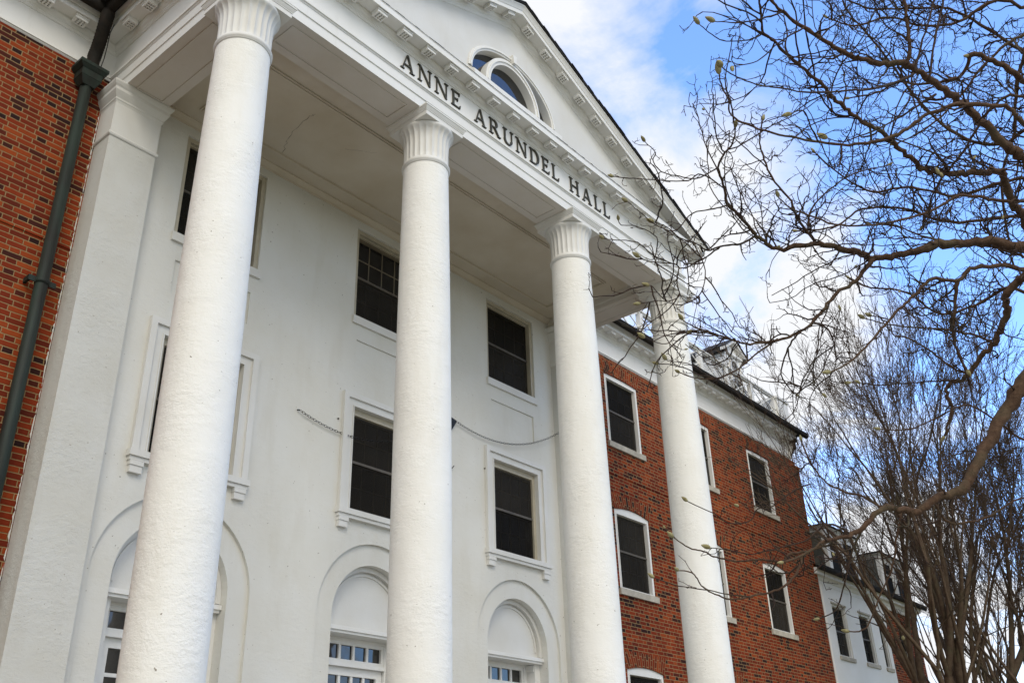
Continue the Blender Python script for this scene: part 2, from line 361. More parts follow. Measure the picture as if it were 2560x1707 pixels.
def arch_band(mb, xc, zs, hw, hh, t, zb, y, d, n=28):  # raised band following a round head, standing d proud of y
    o = [(xc + hw, zb)] + arc(xc, zs, hw, hh, n) + [(xc - hw, zb)]; i = [(xc + hw - t, zb)] + arc(xc, zs, hw - t, hh - t, n) + [(xc - hw + t, zb)]
    for (p, r), (pi, ri) in zip(zip(o, o[1:]), zip(i, i[1:])):
        mb.q((p[0], y - d, p[1]), (r[0], y - d, r[1]), (ri[0], y - d, ri[1]), (pi[0], y - d, pi[1]))
        mb.q((p[0], y - d, p[1]), (p[0], y, p[1]), (r[0], y, r[1]), (r[0], y - d, r[1])); mb.q((pi[0], y - d, pi[1]), (ri[0], y - d, ri[1]), (ri[0], y, ri[1]), (pi[0], y, pi[1]))

# ------------------------------------------------------------------ setting
g = MB(); g.add([Vector((-400, -400, 0)), Vector((600, -400, 0)), Vector((600, 500, 0)), Vector((-400, 500, 0))], [(0, 1, 2, 3)])
g.build('ground', GRASSM, kind='structure')
pv = MB(); pv.box(-4.0, 6.2, -5.2, -1.02, (0 - ZO) / S, (0.05 - ZO) / S); pv.build('path', CONC, kind='structure')

# ------------------------------------------------------------------ the hall
b, D, DB = 0.0865, 0.81, 0.885          # half width of the entablature, depth of stucco wall, depth of brick wall
ZG, ZF = -0.596, -0.12                  # ground, porch floor
hall = thing('college_hall', 'three-storey red brick hall with a tall white columned portico and pediment', 'building', W(0, 0, ZG))

# brick walls with window openings
WX = [3.806, 4.845, 5.883]; HW = 0.206
FL = [(2.292, 2.800, 0.008), (1.313, 1.826, 0.024), (0.30, 0.828, 0.024)]     # bottom, spring, rise of the three storeys
holes = [(x - HW, x + HW, z0, z1 + r) for x in WX for z0, z1, r in FL]
w = MB(); wall_sheet(w, 3.02, 6.585, ZG, 2.062, DB, holes); wall_sheet(w, 3.02, 6.585, 2.062, 2.95, DB - .005, holes)
w.q((3.02, DB, 2.062), (6.585, DB, 2.062), (6.585, DB - .005, 2.062), (3.02, DB - .005, 2.062))
for h in holes: reveal(w, h, DB - (.005 if h[2] > 2.1 else 0), .06)
w.box(6.585, 6.755, DB + .004, 3.9, ZG, 2.905); w.box(6.585, 6.70, DB + .010, 1.0, 2.905, 2.945); w.box(6.585, 6.765, DB - .004, 1.1, 2.882, 2.902)
w.box(3.02, 6.585, 3.88, 3.9, ZG, 3.1)
w.build('brick_wall', BRICK, hall)
w = MB(); wall_sheet(w, -6.0, -0.02, ZG, 2.062, DB, [(-2.05, -1.64, 2.292, 2.81)]); wall_sheet(w, -6.0, -0.02, 2.062, 2.95, DB - .005, [(-2.05, -1.64, 2.292, 2.81)])
w.q((-6, DB, 2.062), (-.02, DB, 2.062), (-.02, DB - .005, 2.062), (-6, DB - .005, 2.062))
w.box(-6.02, -6.0, DB, 3.9, ZG, 3.1); w.box(-6.0, 3.02, 3.88, 3.9, ZG, 3.1)
w.build('brick_wall', BRICK, hall)
for xj in (-.109, 3.105):               # ragged painted edge where stucco meets brick
    rr = random.Random(5); e = MB(); sg = -1 if xj < 1 else 1
    pz = [(xj, 0.2)] ; 
    z = 0.2
    pts = []
    while z < 2.82:
        pts.append((xj + sg * rr.uniform(.000, .0065), z)); z += rr.uniform(.006, .016)
    for p, r in zip(pts, pts[1:]): e.q((xj, DB - .0065, p[1]), (p[0], DB - .0065, p[1]), (r[0], DB - .0065, r[1]), (xj, DB - .0065, r[1]))
    e.build('paint_edge', PIER_M, hall)

def muntins(mb, x0, x1, z0, z1, y, nx, nz, t=.0030, d=.006):
    for i in range(1, nx):
        x = x0 + (x1 - x0) * i / nx; mb.box(x - t, x + t, y - d, y, z0, z1)
    for i in range(1, nz):
        z = z0 + (z1 - z0) * i / nz
        for k in range(nx):
            a = x0 + (x1 - x0) * k / nx + (t if k else 0); c = x0 + (x1 - x0) * (k + 1) / nx - (t if k < nx - 1 else 0)
            mb.box(a, c, y - d, y, z - t, z + t)
def sashes(win, x0, x1, z0, z1, y, material, screen=(True, True), nx=4):
    zm = (z0 + z1) / 2; st = .013
    for name, a, c, yy in (('upper_sash', zm - .009, z1, y), ('lower_sash', z0, zm + .009, y + .012)):
        m = MB(); m.box(x0, x0 + st, yy, yy + .012, a, c); m.box(x1 - st, x1, yy, yy + .012, a, c)
        m.box(x0 + st, x1 - st, yy, yy + .012, c - .017, c); m.box(x0 + st, x1 - st, yy, yy + .012, a, a + .017)
        muntins(m, x0 + st, x1 - st, a + .017, c - .017, yy + .011, nx, 2)
        sash = m.build(name, material, win)
        p = MB(); p.q((x0 + st, yy + .0085, a + .017), (x1 - st, yy + .0085, a + .017), (x1 - st, yy + .0085, c - .017), (x0 + st, yy + .0085, c - .017))
        p.build('pane', SASHGLASS, win)
    for on, a, c in ((screen[1], z0 + .006, zm), (screen[0], zm, z1 - .006)):
        if on:
            p = MB(); p.q((x0 + .006, y - .004, a), (x1 - .006, y - .004, a), (x1 - .006, y - .004, c), (x0 + .006, y - .004, c)); p.build('insect_screen', SCREEN, win)

    m = MB(); m.box(x0 + .006, x1 - .006, y - .009, y - .0045, zm - .006, zm + .006); m.build('meeting_rail', SCRBAR, win)
def jack_arch(x, z1, rise, hgt=.094, splay=.045):
    m = MB(); y = DB - (.005 if z1 > 2.1 else 0) - .003; n = 16
    def bot(t): return (x - HW + 2 * HW * t, z1 + rise * math.sin(math.pi * t))
    ztop = z1 + hgt
    def top(t): return (x - HW - splay + (2 * HW + 2 * splay) * t, ztop)
    for i in range(n):
        a, c = i / n, (i + 1) / n; p, q_, r, s_ = bot(a), bot(c), top(c), top(a)
        uu = lambda t: (2 * HW + splay) * t * S * 0.98
        uv = [(p[1] * S, uu(a)), (q_[1] * S, uu(c)), (r[1] * S, uu(c)), (s_[1] * S, uu(a))]
        m.q((p[0], y, p[1]), (q_[0], y, q_[1]), (r[0], y, r[1]), (s_[0], y, s_[1]), uv=uv)
        m.q((p[0], y, p[1]), (p[0], y + .05, p[1]), (q_[0], y + .05, q_[1]), (q_[0], y, q_[1]))
    m.build('brick_arch', BRICK, hall)

def brick_window(x, z0, z1, rise, screen=(True, True), hw=HW):
    yf = DB - (.005 if z1 > 2.1 else 0)
    win = MB(); y0, y1 = yf + .006, yf + .05; t = .028
    win.box(x - hw + .001, x - hw + t, y0, y1, z0 + .001, z1); win.box(x + hw - t, x + hw - .001, y0, y1, z0 + .001, z1)
    win.box(x - hw + t, x + hw - t, y0, y1, z0 + .001, z0 + .012)
    a = [(x - hw + .001, z1 - .001), (x - hw + t, z1 - .001), (x - hw + t, z1 - .030 + rise * .3), (x + hw - t, z1 - .030 + rise * .3), (x + hw - t, z1 - .001), (x + hw - .001, z1 - .001)]
    hd = [(x + hw * .994 * math.cos(math.pi * k / 14), z1 + (rise - .001) * math.sin(math.pi * k / 14)) for k in range(0, 15)]
    head = [(x - hw + t, z1 - .026 + rise * .3), (x + hw - t, z1 - .026 + rise * .3)] + [(px, pz) for px, pz in hd]
    head = [(x - hw + t, z1 - .026), (x + hw - t, z1 - .026), (x + hw - t, z1)] + hd + [(x - hw + t, z1)]
    win.prism(head, y0, y1)
    f = win.build('window', TRIM, hall)
    bm_ = MB()
    i0, i1 = x - hw + t, x + hw - t
    bm_.box(i0 - .006, i0, yf + .0025, y0, z0 + .012, z1 - .02); bm_.box(i1, i1 + .006, yf + .0025, y0, z0 + .012, z1 - .02)
    bm_.build('bead', TRIM, f)
    sashes(f, i0, i1, z0 + .012, z1 - .026, yf + .030, SASH, screen)
    s_ = MB(); s_.box(x - hw - .016, x + hw + .016, yf - .016, yf + .02, z0 - .040, z0 - .001)
    s_.build('sill', STONE, f)

for x in WX:
    for k, (z0, z1, r) in enumerate(FL):
        jack_arch(x, z1, r, .103 if k == 0 else .108)
        brick_window(x, z0, z1, r)
brick_window(-1.845, 2.292, 2.80, .008); 
def shift_arch():
    m = MB()
    return m
m = MB(); y = DB - .008
for i in range(16):
    p = [(-2.051 + .412 * k / 16, 2.80 + .008 * math.sin(math.pi * k / 16)) for k in (i, i + 1)]; t = [(-2.095 + .50 * k / 16, 2.903) for k in (i, i + 1)]
    m.q((p[0][0], y, p[0][1]), (p[1][0], y, p[1][1]), (t[1][0], y, t[1][1]), (t[0][0], y, t[0][1]), uv=[(p[0][1] * S, p[0][0] * S), (p[1][1] * S, p[1][0] * S), (t[1][1] * S, p[1][0] * S), (t[0][1] * S, p[0][0] * S)])
m.build('brick_arch', BRICK, hall)

# stucco wall of the porch
BX = [0.483, 1.495, 2.507]; SPR = 0.835
oh = []
for x in BX:
    oh += [(x - .217, x + .217, 2.296, 2.822), (x - .192, x + .192, 1.300, 1.808), (x - .337, x + .337, ZF, 1.172), (x - .19, x + .19, 2.01, 2.171)]
w = MB(); wall_sheet(w, -.02, 3.02, ZF, 2.93, D, oh)
for x in BX:
    reveal(w, (x - .217, x + .217, 2.296, 2.822), D, .075); reveal(w, (x - .192, x + .192, 1.300, 1.808), D, .06)
    h = (x - .19, x + .19, 2.01, 2.171); reveal(w, h, D, .008); w.q((h[0], D + .008, h[2]), (h[1], D + .008, h[2]), (h[1], D + .008, h[3]), (h[0], D + .008, h[3]))
    arch_fill(w, x, SPR, .337, .337, 1.172, D); arch_reveal(w, x, SPR, .337, .337, ZF, D, .014)
    # the shallow band around the door arch
    d1 = D + .014; rh = .243
    wall_sheet(w, x - .337, x + .337, ZF, 1.172, d1, [(x - rh, x + rh, ZF, SPR + rh)]); arch_fill(w, x, SPR, rh, rh, SPR + rh, d1)
    arch_reveal(w, x, SPR, rh, rh, ZF, d1, .06)
w.build('stucco_wall', WALL_M, hall)

def porch_window(x, hw, z0, z1, dep, screen):
    yf = D + dep
    m = MB(); t = .020
    m.box(x - hw + .001, x - hw + t, yf - .020, yf + .02, z0 + .002, z1 - .001); m.box(x + hw - t, x + hw - .001, yf - .020, yf + .02, z0 + .002, z1 - .001)
    m.box(x - hw + t, x + hw - t, yf - .020, yf + .02, z1 - .030, z1 - .001); m.box(x - hw + t, x + hw - t, yf - .020, yf + .02, z0 + .002, z0 + .010)
    f = m.build('window', CREAM, hall)
    sashes(f, x - hw + t, x + hw - t, z0 + .010, z1 - .030, yf - .008, SASH, screen)
    return f
for k, x in enumerate(BX):
    f = porch_window(x, .217, 2.296, 2.822, .048, (k != 1, True))
    m = MB()
    for a, c in ((x - .2165, x - .196), (x + .196, x + .2165)): m.box(a, c, D + .010, D + .026, 2.297, 2.8215)
    m.box(x - .196, x + .196, D + .012, D + .026, 2.800, 2.8215); m.build('outer_frame', CREAM, f)
    m = MB(); m.box(x - .226, x + .226, D - .013, D + .03, 2.254, 2.2955); m.build('sill', PAINT, f)
    f = porch_window(x, .192, 1.300, 1.808, .036, (True, True))
    m = MB()                                            # eared casing with a raised back band
    for sg in (-1, 1):
        e0, e1 = sorted((x + sg * .192, x + sg * .232)); m.box(e0, e1, D - .009, D, 1.300, 1.846)
        e0, e1 = sorted((x + sg * .232, x + sg * .259)); m.box(e0, e1, D - .013, D, 1.300, 1.846); m.box(e0, e1, D - .020, D - .013, 1.300, 1.872)
        e0, e1 = sorted((x + sg * .192, x + sg * .198)); m.box(e0, e1, D - .0125, D - .009, 1.300, 1.808)
    m.box(x - .192, x + .192, D - .009, D, 1.8085, 1.846); m.box(x - .259, x + .259, D - .013, D, 1.846, 1.872); m.box(x - .232, x + .232, D - .020, D - .013, 1.8455, 1.872)
    m.box(x - .198, x + .198, D - .0125, D - .009, 1.8085, 1.8135)
    m.build('casing', PAINT, f)
    m = MB(); m.box(x - .268, x + .268, D - .030, D + .02, 1.274, 1.2995); m.box(x - .262, x + .262, D - .022, D, 1.258, 1.2735); f_s = m.build('sill', PAINT, f)
    for sg in (-1, 1):
        m = MB(); e0, e1 = sorted((x + sg * .205, x + sg * .255)); m.box(e0, e1, D - .018, D, 1.212, 1.2575); m.box(e0 - .003, e1 + .003, D - .022, D, 1.240, 1.2575); m.build('bracket', PAINT, f)

def pane_grid(name, parent, x0, x1, z0, z1, y, nx, nz, fr=.016, t=.0065):
    m = MB(); m.box(x0, x0 + fr, y, y + .02, z0, z1); m.box(x1 - fr, x1, y, y + .02, z0, z1); m.box(x0 + fr, x1 - fr, y, y + .02, z1 - fr, z1); m.box(x0 + fr, x1 - fr, y, y + .02, z0, z0 + fr)
    muntins(m, x0 + fr, x1 - fr, z0 + fr, z1 - fr, y + .017, nx, nz, t, .014)
    o = m.build(name, TRIM, parent)
    p = MB(); p.q((x0 + fr, y + .013, z0 + fr), (x1 - fr, y + .013, z0 + fr), (x1 - fr, y + .013, z1 - fr), (x0 + fr, y + .013, z1 - fr)); p.build('pane', GLASS, o if parent is hall else parent)
    return o
for x in BX:
    rh = .243; d2 = D + .074; yd = .945
    m = MB()                                            # blind tympanum over the door
    a = [(x - rh, .80)] ; 
    pts = [(x - rh + .0005, .7995), (x + rh - .0005, .7995)] + arc(x, SPR, rh - .0005, rh - .0005, 28)
    m.add([W(px, d2, pz) for px, pz in pts], [list(range(len(pts)))])
    arch_band(m, x, SPR, rh - .001, rh - .001, .020, .805, d2, .022); arch_band(m, x, SPR, rh - .030, rh - .030, .010, .83, d2, .006)
    m.build('arch_panel', PAINT, hall)
    m = MB(); m.box(x - rh + .001, x + rh - .001, d2 - .034, d2 + .02, .7815, .7995); m.box(x - rh + .004, x + rh - .004, d2 - .026, d2 + .02, .770, .7815); m.build('lintel', TRIM, hall)
    o = .200
    m = MB(); m.box(x - rh, x - o, d2 - .001, yd + .04, ZF, .770); m.box(x + o, x + rh, d2 - .001, yd + .04, ZF, .770); m.box(x - o, x + o, d2 + .02, yd + .04, .7705, .80)
    for sg in (-1, 1):                                  # sunk panels of the door jambs, framed by stiles
        xx = x + sg * o
        e0, e1 = sorted((xx, xx - sg * .006))
        for za, zb in ((.735, .765), (.62, .65), (.27, .30), (ZF, ZF + .06)): m.box(e0, e1, d2 + .004, yd - .004, za, zb)
        for ya, yb in ((d2 + .004, d2 + .016), (yd - .016, yd - .004)): m.box(e0, e1, ya, yb, ZF + .06, .735) if False else None
    m.build('door_jamb', TRIM, hall)
    tr = pane_grid('transom_window', hall, x - .178, x + .178, .664, .758, yd, 4, 1)
    m = MB(); m.box(x - o, x - .178, yd - .006, yd + .03, ZF, .770); m.box(x + .178, x + o, yd - .006, yd + .03, ZF, .770); m.box(x - .178, x + .178, yd - .006, yd + .03, .758, .770)
    m.box(x - .178, x + .178, yd - .012, yd + .03, .648, .664); m.build('frame', TRIM, tr)
    dr = pane_grid('door', hall, x - .176, x + .176, .12, .647, yd + .008, 4, 5, .034)
    m = MB(); m.box(x - .176, x + .176, yd + .008, yd + .028, ZF, .12); m.build('lower_panel', TRIM, dr)
    m = MB(); m.lathe(x + .155, yd - .004, [(.001, .155), (.006, .158), (.0085, .163), (.006, .169), (.001, .172)], 12); m.build('handle', BRONZE, dr)

# corner piers
for xc in (0, 3):
    h, yp = .104, .757
    m = MB(); m.box(xc - h, xc + h, yp, DB, ZF, 2.570)
    p = m.build('pier', PIER_M, hall)
    path = [(xc - h, DB), (xc - h, yp), (xc + h, yp), (xc + h, D)]
    m = MB(); m.sweep(path, [(-.02, 2.5705), (.002, 2.5705), (.006, 2.574), (.008, 2.581), (.006, 2.588), (.001, 2.592), (.001, 2.742), (.004, 2.752), (.007, 2.756), (.007, 2.764), (.017, 2.782), (.022, 2.792), (.022, 2.806), (.028, 2.814), (.034, 2.826), (.034, 2.8335), (-.02, 2.8335)])
    m.build('pier_cap', PAINT, p)

# columns
CX = [0, .967, 2.033, 3.0]
for k, xc in enumerate(CX):
    m = MB(); sh = []
    for i in range(41):
        z = -.06 + (2.590 + .06) * i / 40; t = max(0, (z - .9) / 1.69)
        sh.append((.1142 - .0012 * (z + .1) / 1.0 * (z < .9) - (.0012 if z >= .9 else 0) - .0135 * t ** 1.7, z))
    m.lathe(xc, 0, sh, 72); c = m.build('column', COLUMN_M, hall)
    m = MB(); m.lathe(xc, 0, [(.095, 2.578), (.1015, 2.578), (.1035, 2.5795), (.1035, 2.583), (.1055, 2.585), (.1075, 2.590), (.1075, 2.595), (.1055, 2.6005), (.1025, 2.603), (.1025, 2.607), (.098, 2.608)], 72); m.build('neck_ring', PAINT, c)
    NF = 24
    def fl(r, z, an):
        d = .0062 * min(1, max(0, (z - 2.606) / .006)) * min(1, max(0, (2.772 - z) / .012))
        return r - d * abs(math.sin(NF * an / 2)) ** 0.8
    m = MB(); m.lathe(xc, 0, [(.0975, 2.600), (.0995, 2.607), (.0996, 2.613), (.0997, 2.64), (.0998, 2.67), (.1003, 2.695), (.1020, 2.718), (.1055, 2.738), (.1105, 2.752), (.1160, 2.762), (.1200, 2.768), (.1215, 2.773), (.1225, 2.776), (.1225, 2.782), (.119, 2.7842)], 240, True, fl); m.build('capital', PAINT, c)
    m = MB(); sq = lambda h: [(xc - h, h), (xc - h, -h), (xc + h, -h), (xc + h, h), (xc - h, h)]
    prof = [(0, 2.7845), (0, 2.806), (.0025, 2.8065), (.0025, 2.811), (.004, 2.812), (.009, 2.822), (.0095, 2.826), (.0125, 2.8265), (.0125, 2.8338)]
    H0 = .1165
    for i in range(4):
        p0, p1 = [(-1, 1), (-1, -1), (1, -1), (1, 1)][i], [(-1, -1), (1, -1), (1, 1), (-1, 1)][i]
        for (o0, z0), (o1, z1) in zip(prof, prof[1:]):
            a0, a1 = H0 + o0, H0 + o1
            m.q((xc + p0[0] * a0, p0[1] * a0, z0), (xc + p1[0] * a0, p1[1] * a0, z0), (xc + p1[0] * a1, p1[1] * a1, z1), (xc + p0[0] * a1, p0[1] * a1, z1))
    m.q((xc - H0, -H0, 2.7845), (xc - H0, H0, 2.7845), (xc + H0, H0, 2.7845), (xc + H0, -H0, 2.7845)); m.build('abacus', ABACUS_M, c)
    m = MB(); m.lathe(xc, 0, [(.116, -.045), (.122, -.045), (.130, -.055), (.133, -.065), (.130, -.075), (.122, -.084), (.128, -.086), (.136, -.094), (.138, -.10), (.10, -.101)], 64); m.box(xc - .14, xc + .14, -.14, .14, -.1199, -.1005); m.build('base', PAINT, c)

# porch floor and steps
m = MB(); m.box(-.35, 3.35, -.22, D + .2, ZF - .04, ZF); m.box(-.33, 3.33, -.20, DB, ZG, ZF - .04); m.build('porch_floor', CONC, hall)
m = MB()
for i in range(8):
    z = ZF - .05 - i * .053; m.box(-.2, 3.2, -.22 - .10 * (i + 1), -.20 - .10 * i, ZG, z)
m.build('steps', CONC, hall)

# entablature: beam, frieze, cornice
P1 = [(-b, DB), (-b, -b), (3 + b, -b), (3 + b, DB)]
ent = MB(); ent.sweep(P1, [(0.0, 2.834), (0, 2.881), (.001, 2.8825), (.005, 2.8835), (.005, 2.933), (0, 2.9332)], caps=False)
BEAM = ent.build('architrave', TRIM, hall)
ib = .2015
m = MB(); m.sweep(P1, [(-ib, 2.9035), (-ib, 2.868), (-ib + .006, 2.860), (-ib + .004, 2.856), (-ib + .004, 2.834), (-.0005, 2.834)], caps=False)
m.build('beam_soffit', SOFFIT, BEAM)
def picture(mb, x0, x1, y0, y1, z, w_=.009, d=.006):  # raised moulding laid as a rectangle under a soffit
    mb.box(x0, x1, y0, y0 + w_, z - d, z - .0005); mb.box(x0, x1, y1 - w_, y1, z - d, z - .0005); mb.box(x0, x0 + w_, y0 + w_, y1 - w_, z - d, z - .0005); mb.box(x1 - w_, x1, y0 + w_, y1 - w_, z - d, z - .0005)
m = MB()
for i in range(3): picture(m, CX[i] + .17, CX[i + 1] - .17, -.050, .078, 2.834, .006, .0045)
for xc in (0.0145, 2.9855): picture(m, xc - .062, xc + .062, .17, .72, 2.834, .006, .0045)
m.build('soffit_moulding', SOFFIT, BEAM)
P2 = [(-8, DB), (-b, DB), (-b, -b), (3 + b, -b), (3 + b, DB), (6.585, DB)]
m = MB(); m.sweep(P2, [(-.004, 2.925), (.005, 2.931), (.0085, 2.934), (.010, 2.939), (.0155, 2.940), (.0155, 2.953), (.004, 2.9545), (0, 2.957), (0, 3.081), (.004, 3.0815), (.006, 3.086), (.010, 3.090), (.011, 3.096), (.020, 3.102), (.026, 3.112), (.027, 3.1222), (.0835, 3.1222), (.0835, 3.118), (.088, 3.118), (.088, 3.150)])
m.build('frieze', TRIM, hall)
LEFT, RIGHT = [(-8, DB), (-b, DB), (-b, -b - .085)], [(3 + b, -b - .085), (3 + b, DB), (6.60, DB)]
for pth in (LEFT, RIGHT):
    m = MB(); m.sweep(pth, [(.088, 3.1502), (.092, 3.152), (.0945, 3.158), (.101, 3.168), (.104, 3.1695), (.104, 3.176), (0, 3.180)]); m.build('crown_moulding', TRIM, hall)
    gp = [list(q_) for q_ in pth]
    if pth is LEFT: gp[-1][1] -= .014
    else: gp[0][1] -= .014; gp[-1][0] = 6.735
    prof = [(.107 + .0225 * (1 - math.cos(t)), 3.178 - .032 * math.sin(t)) for t in [math.pi * i / 10 for i in range(11)]]
    prof = [(.1045, 3.186), (.107, 3.186)] + prof[1:-1] + [(.1525, 3.1800), (.1555, 3.1835), (.1525, 3.187), (.149, 3.182)] + [(.109 + .0205 * (1 + math.cos(t)), 3.178 - .0295 * math.sin(t)) for t in [math.pi * i / 10 for i in range(1, 10)]]
    m = MB(); m.sweep(gp, prof); m.build('gutter', GUTTER, hall)
m = MB(); m.q((-b - .088, -b - .088, 3.1502), (3 + b + .088, -b - .088, 3.1502), (3 + b + .088, -b + .001, 3.190), (-b - .088, -b + .001, 3.190)); m.build('cornice_flashing', GUTTER, hall)
m = MB(); m.box(-b - .088, 3 + b + .088, -b - .0895, -b - .080, 3.1505, 3.154); m.build('cornice_edge', TRIM, hall)
m = MB(); rr = random.Random(4); x = -b - .088
while x < 3 + b + .08:
    x1 = min(3 + b + .088, x + rr.uniform(.015, .06)); m.box(x, x1, -b - .0905 - rr.uniform(0, .0006), -b - .082, 3.1542, 3.1542 + rr.choice((.0012, .002, .003, .0042))); x = x1
m.build('flashing_edge', ROOFM, hall)
m = MB(); m.box(6.585, 6.60, DB - .09, DB + .25, 3.085, 3.17); m.box(6.60, 6.665, DB - .045, DB + .06, 3.045, 3.13); m.box(6.60, 6.63, DB - .03, DB + .05, 3.0, 3.045); m.build('eaves_return', GUTTER, hall)

# gable
XA, SL = 1.5, .405
def zr(x, z0=3.80): return z0 - SL * abs(x - XA)
LH, LV, LZ = .316, .238, 3.305
m = MB(); yt = -b - .0006
xs = [-b - .05] + [-b - .05 + (XA - LH + b + .05) * i / 6 for i in range(1, 7)]
for sgn in (1, -1):
    for a, c in zip(xs, xs[1:]):
        if sgn < 0: a, c = 2 * XA - c, 2 * XA - a
        m.q((a, yt, 3.152), (c, yt, 3.152), (c, yt, max(3.153, zr(c) + .06)), (a, yt, max(3.153, zr(a) + .06)))
lp = arc(XA, LZ, LH, LV, 40)
for p, r in zip(lp, lp[1:]): m.q((r[0], yt, r[1]), (p[0], yt, p[1]), (p[0], yt, zr(p[0]) + .06), (r[0], yt, zr(r[0]) + .06))
m.q((XA - LH, yt, 3.152), (XA + LH, yt, 3.152), (XA + LH, yt, LZ), (XA - LH, yt, LZ))
arch_reveal(m, XA, LZ, LH, LV, LZ, yt, .040, 40); m.q((XA - LH, yt, LZ), (XA + LH, yt, LZ), (XA + LH, yt + .040, LZ), (XA - LH, yt + .040, LZ))
m.build('pediment_wall', PAINT, hall)
lun = MB()
arch_band(lun, XA, LZ, LH + .027, LV + .027, .009, LZ, yt, .006, 40); arch_band(lun, XA, LZ, LH + .018, LV + .018, .008, LZ, yt, .011, 40); arch_band(lun, XA, LZ, LH + .010, LV + .010, .0105, LZ, yt, .005, 40)
lw = lun.build('lunette_window', TRIM, hall)
m = MB(); m.prism([(XA - .010, LZ + LV - .012), (XA + .010, LZ + LV - .012), (XA + .017, LZ + LV + .040), (XA - .017, LZ + LV + .040)], yt - .024, yt); m.build('keystone', TRIM, lw)
m = MB(); R = .214; yb = yt + .040
for ra, rb, ya in ((R, R - .012, yt - .004), (R - .012, R - .020, yt - .009), (R - .020, R - .036, yt - .003)):
    o, i_ = arc(XA, LZ, ra, ra * 1.085, 40), arc(XA, LZ, rb, rb * 1.085, 40)
    for p, r, pi, ri in zip(o, o[1:], i_, i_[1:]):
        m.q((p[0], ya, p[1]), (r[0], ya, r[1]), (ri[0], ya, ri[1]), (pi[0], ya, pi[1])); m.q((p[0], ya, p[1]), (p[0], yb, p[1]), (r[0], yb, r[1]), (r[0], ya, r[1]), smooth=True); m.q((pi[0], ya, pi[1]), (ri[0], ya, ri[1]), (ri[0], yb, ri[1]), (pi[0], yb, pi[1]), smooth=True)
m.build('inner_arch', TRIM, lw)
m = MB(); pts = [(XA - LH, LZ), (XA + LH, LZ)] + arc(XA, LZ, LH, LV, 40); m.add([W(px, yb - .001, pz) for px, pz in pts], [list(range(len(pts)))]); m.build('pane', GLASS, lw)
m = MB(); ps = []
for p_, r_ in (((yt - .046, 3.207), (yt - .046, 3.250)),): pass
sp = [(yt, 3.20), (yt - .040, 3.207), (yt - .046, 3.215), (yt - .046, 3.248), (yt - .038, 3.256), (yt, 3.292)]
n = len(sp); vs = [W(x, y, z) for x in (XA - .345, XA + .345) for y, z in sp]
m.add(vs, [(i, i + 1, n + i + 1, n + i) for i in range(n - 1)] + [list(range(n)), list(range(2 * n - 1, n - 1, -1))]); m.build('sill', TRIM, lw)
# raking cornice
prof = [(-b + .004, 3.790), (-b - .003, 3.794), (-b - .006, 3.802), (-b - .010, 3.806), (-b - .011, 3.812), (-b - .020, 3.818), (-b - .026, 3.828), (-b - .027, 3.838), (-b - .0835, 3.838), (-b - .0835, 3.833), (-b - .088, 3.833), (-b - .088, 3.858), (-b - .091, 3.860), (-b - .094, 3.868), (-b - .101, 3.880), (-b - .104, 3.882), (-b - .104, 3.892)]
for sgn in (1, -1):
    m = MB(); L = 1.745; n = len(prof)
    vs = [W(XA + sgn * d, y, z - SL * d) for d in (0, L) for y, z in prof]
    m.add(vs, [(i, i + 1, n + i + 1, n + i) for i in range(n - 1)] + [list(range(n, 2 * n))]); m.build('raking_cornice', TRIM, hall)
    m = MB(); rr = random.Random(3)
    y0 = -b - .112
    for d0, d1, ya, yb_ in ((0, 1.765, y0, 2.5),):
        p = [W(XA + sgn * d0, ya, 3.9015), W(XA + sgn * d1, ya, 3.9015 - SL * d1), W(XA + sgn * d1, yb_, 3.9015 - SL * d1), W(XA + sgn * d0, yb_, 3.9015)]
        q2 = [v - Vector((0, 0, .024)) for v in p]
        m.add(p + q2, [(0, 1, 2, 3), (7, 6, 5, 4), (0, 4, 5, 1), (1, 5, 6, 2), (2, 6, 7, 3)])
    d = 0.0
    while d < 1.74:                                    # shingle courses along the edge
        t0 = .003 + .0035 * rr.random(); e = y0 - rr.uniform(.001, .006); ln = .049
        p = [W(XA + sgn * d, e, 3.9015 - SL * d + t0 + .0035), W(XA + sgn * (d + ln), e, 3.9015 - SL * (d + ln) + t0), W(XA + sgn * (d + ln), .4, 3.9015 - SL * (d + ln) + t0), W(XA + sgn * d, .4, 3.9015 - SL * d + t0 + .0035)]
        q2 = [v - Vector((0, 0, .020)) for v in p]
        m.add(p + q2, [(0, 1, 2, 3), (0, 4, 5, 1), (1, 5, 6, 2), (3, 7, 4, 0)]); d += ln
    m.build('roof', ROOFM, hall)

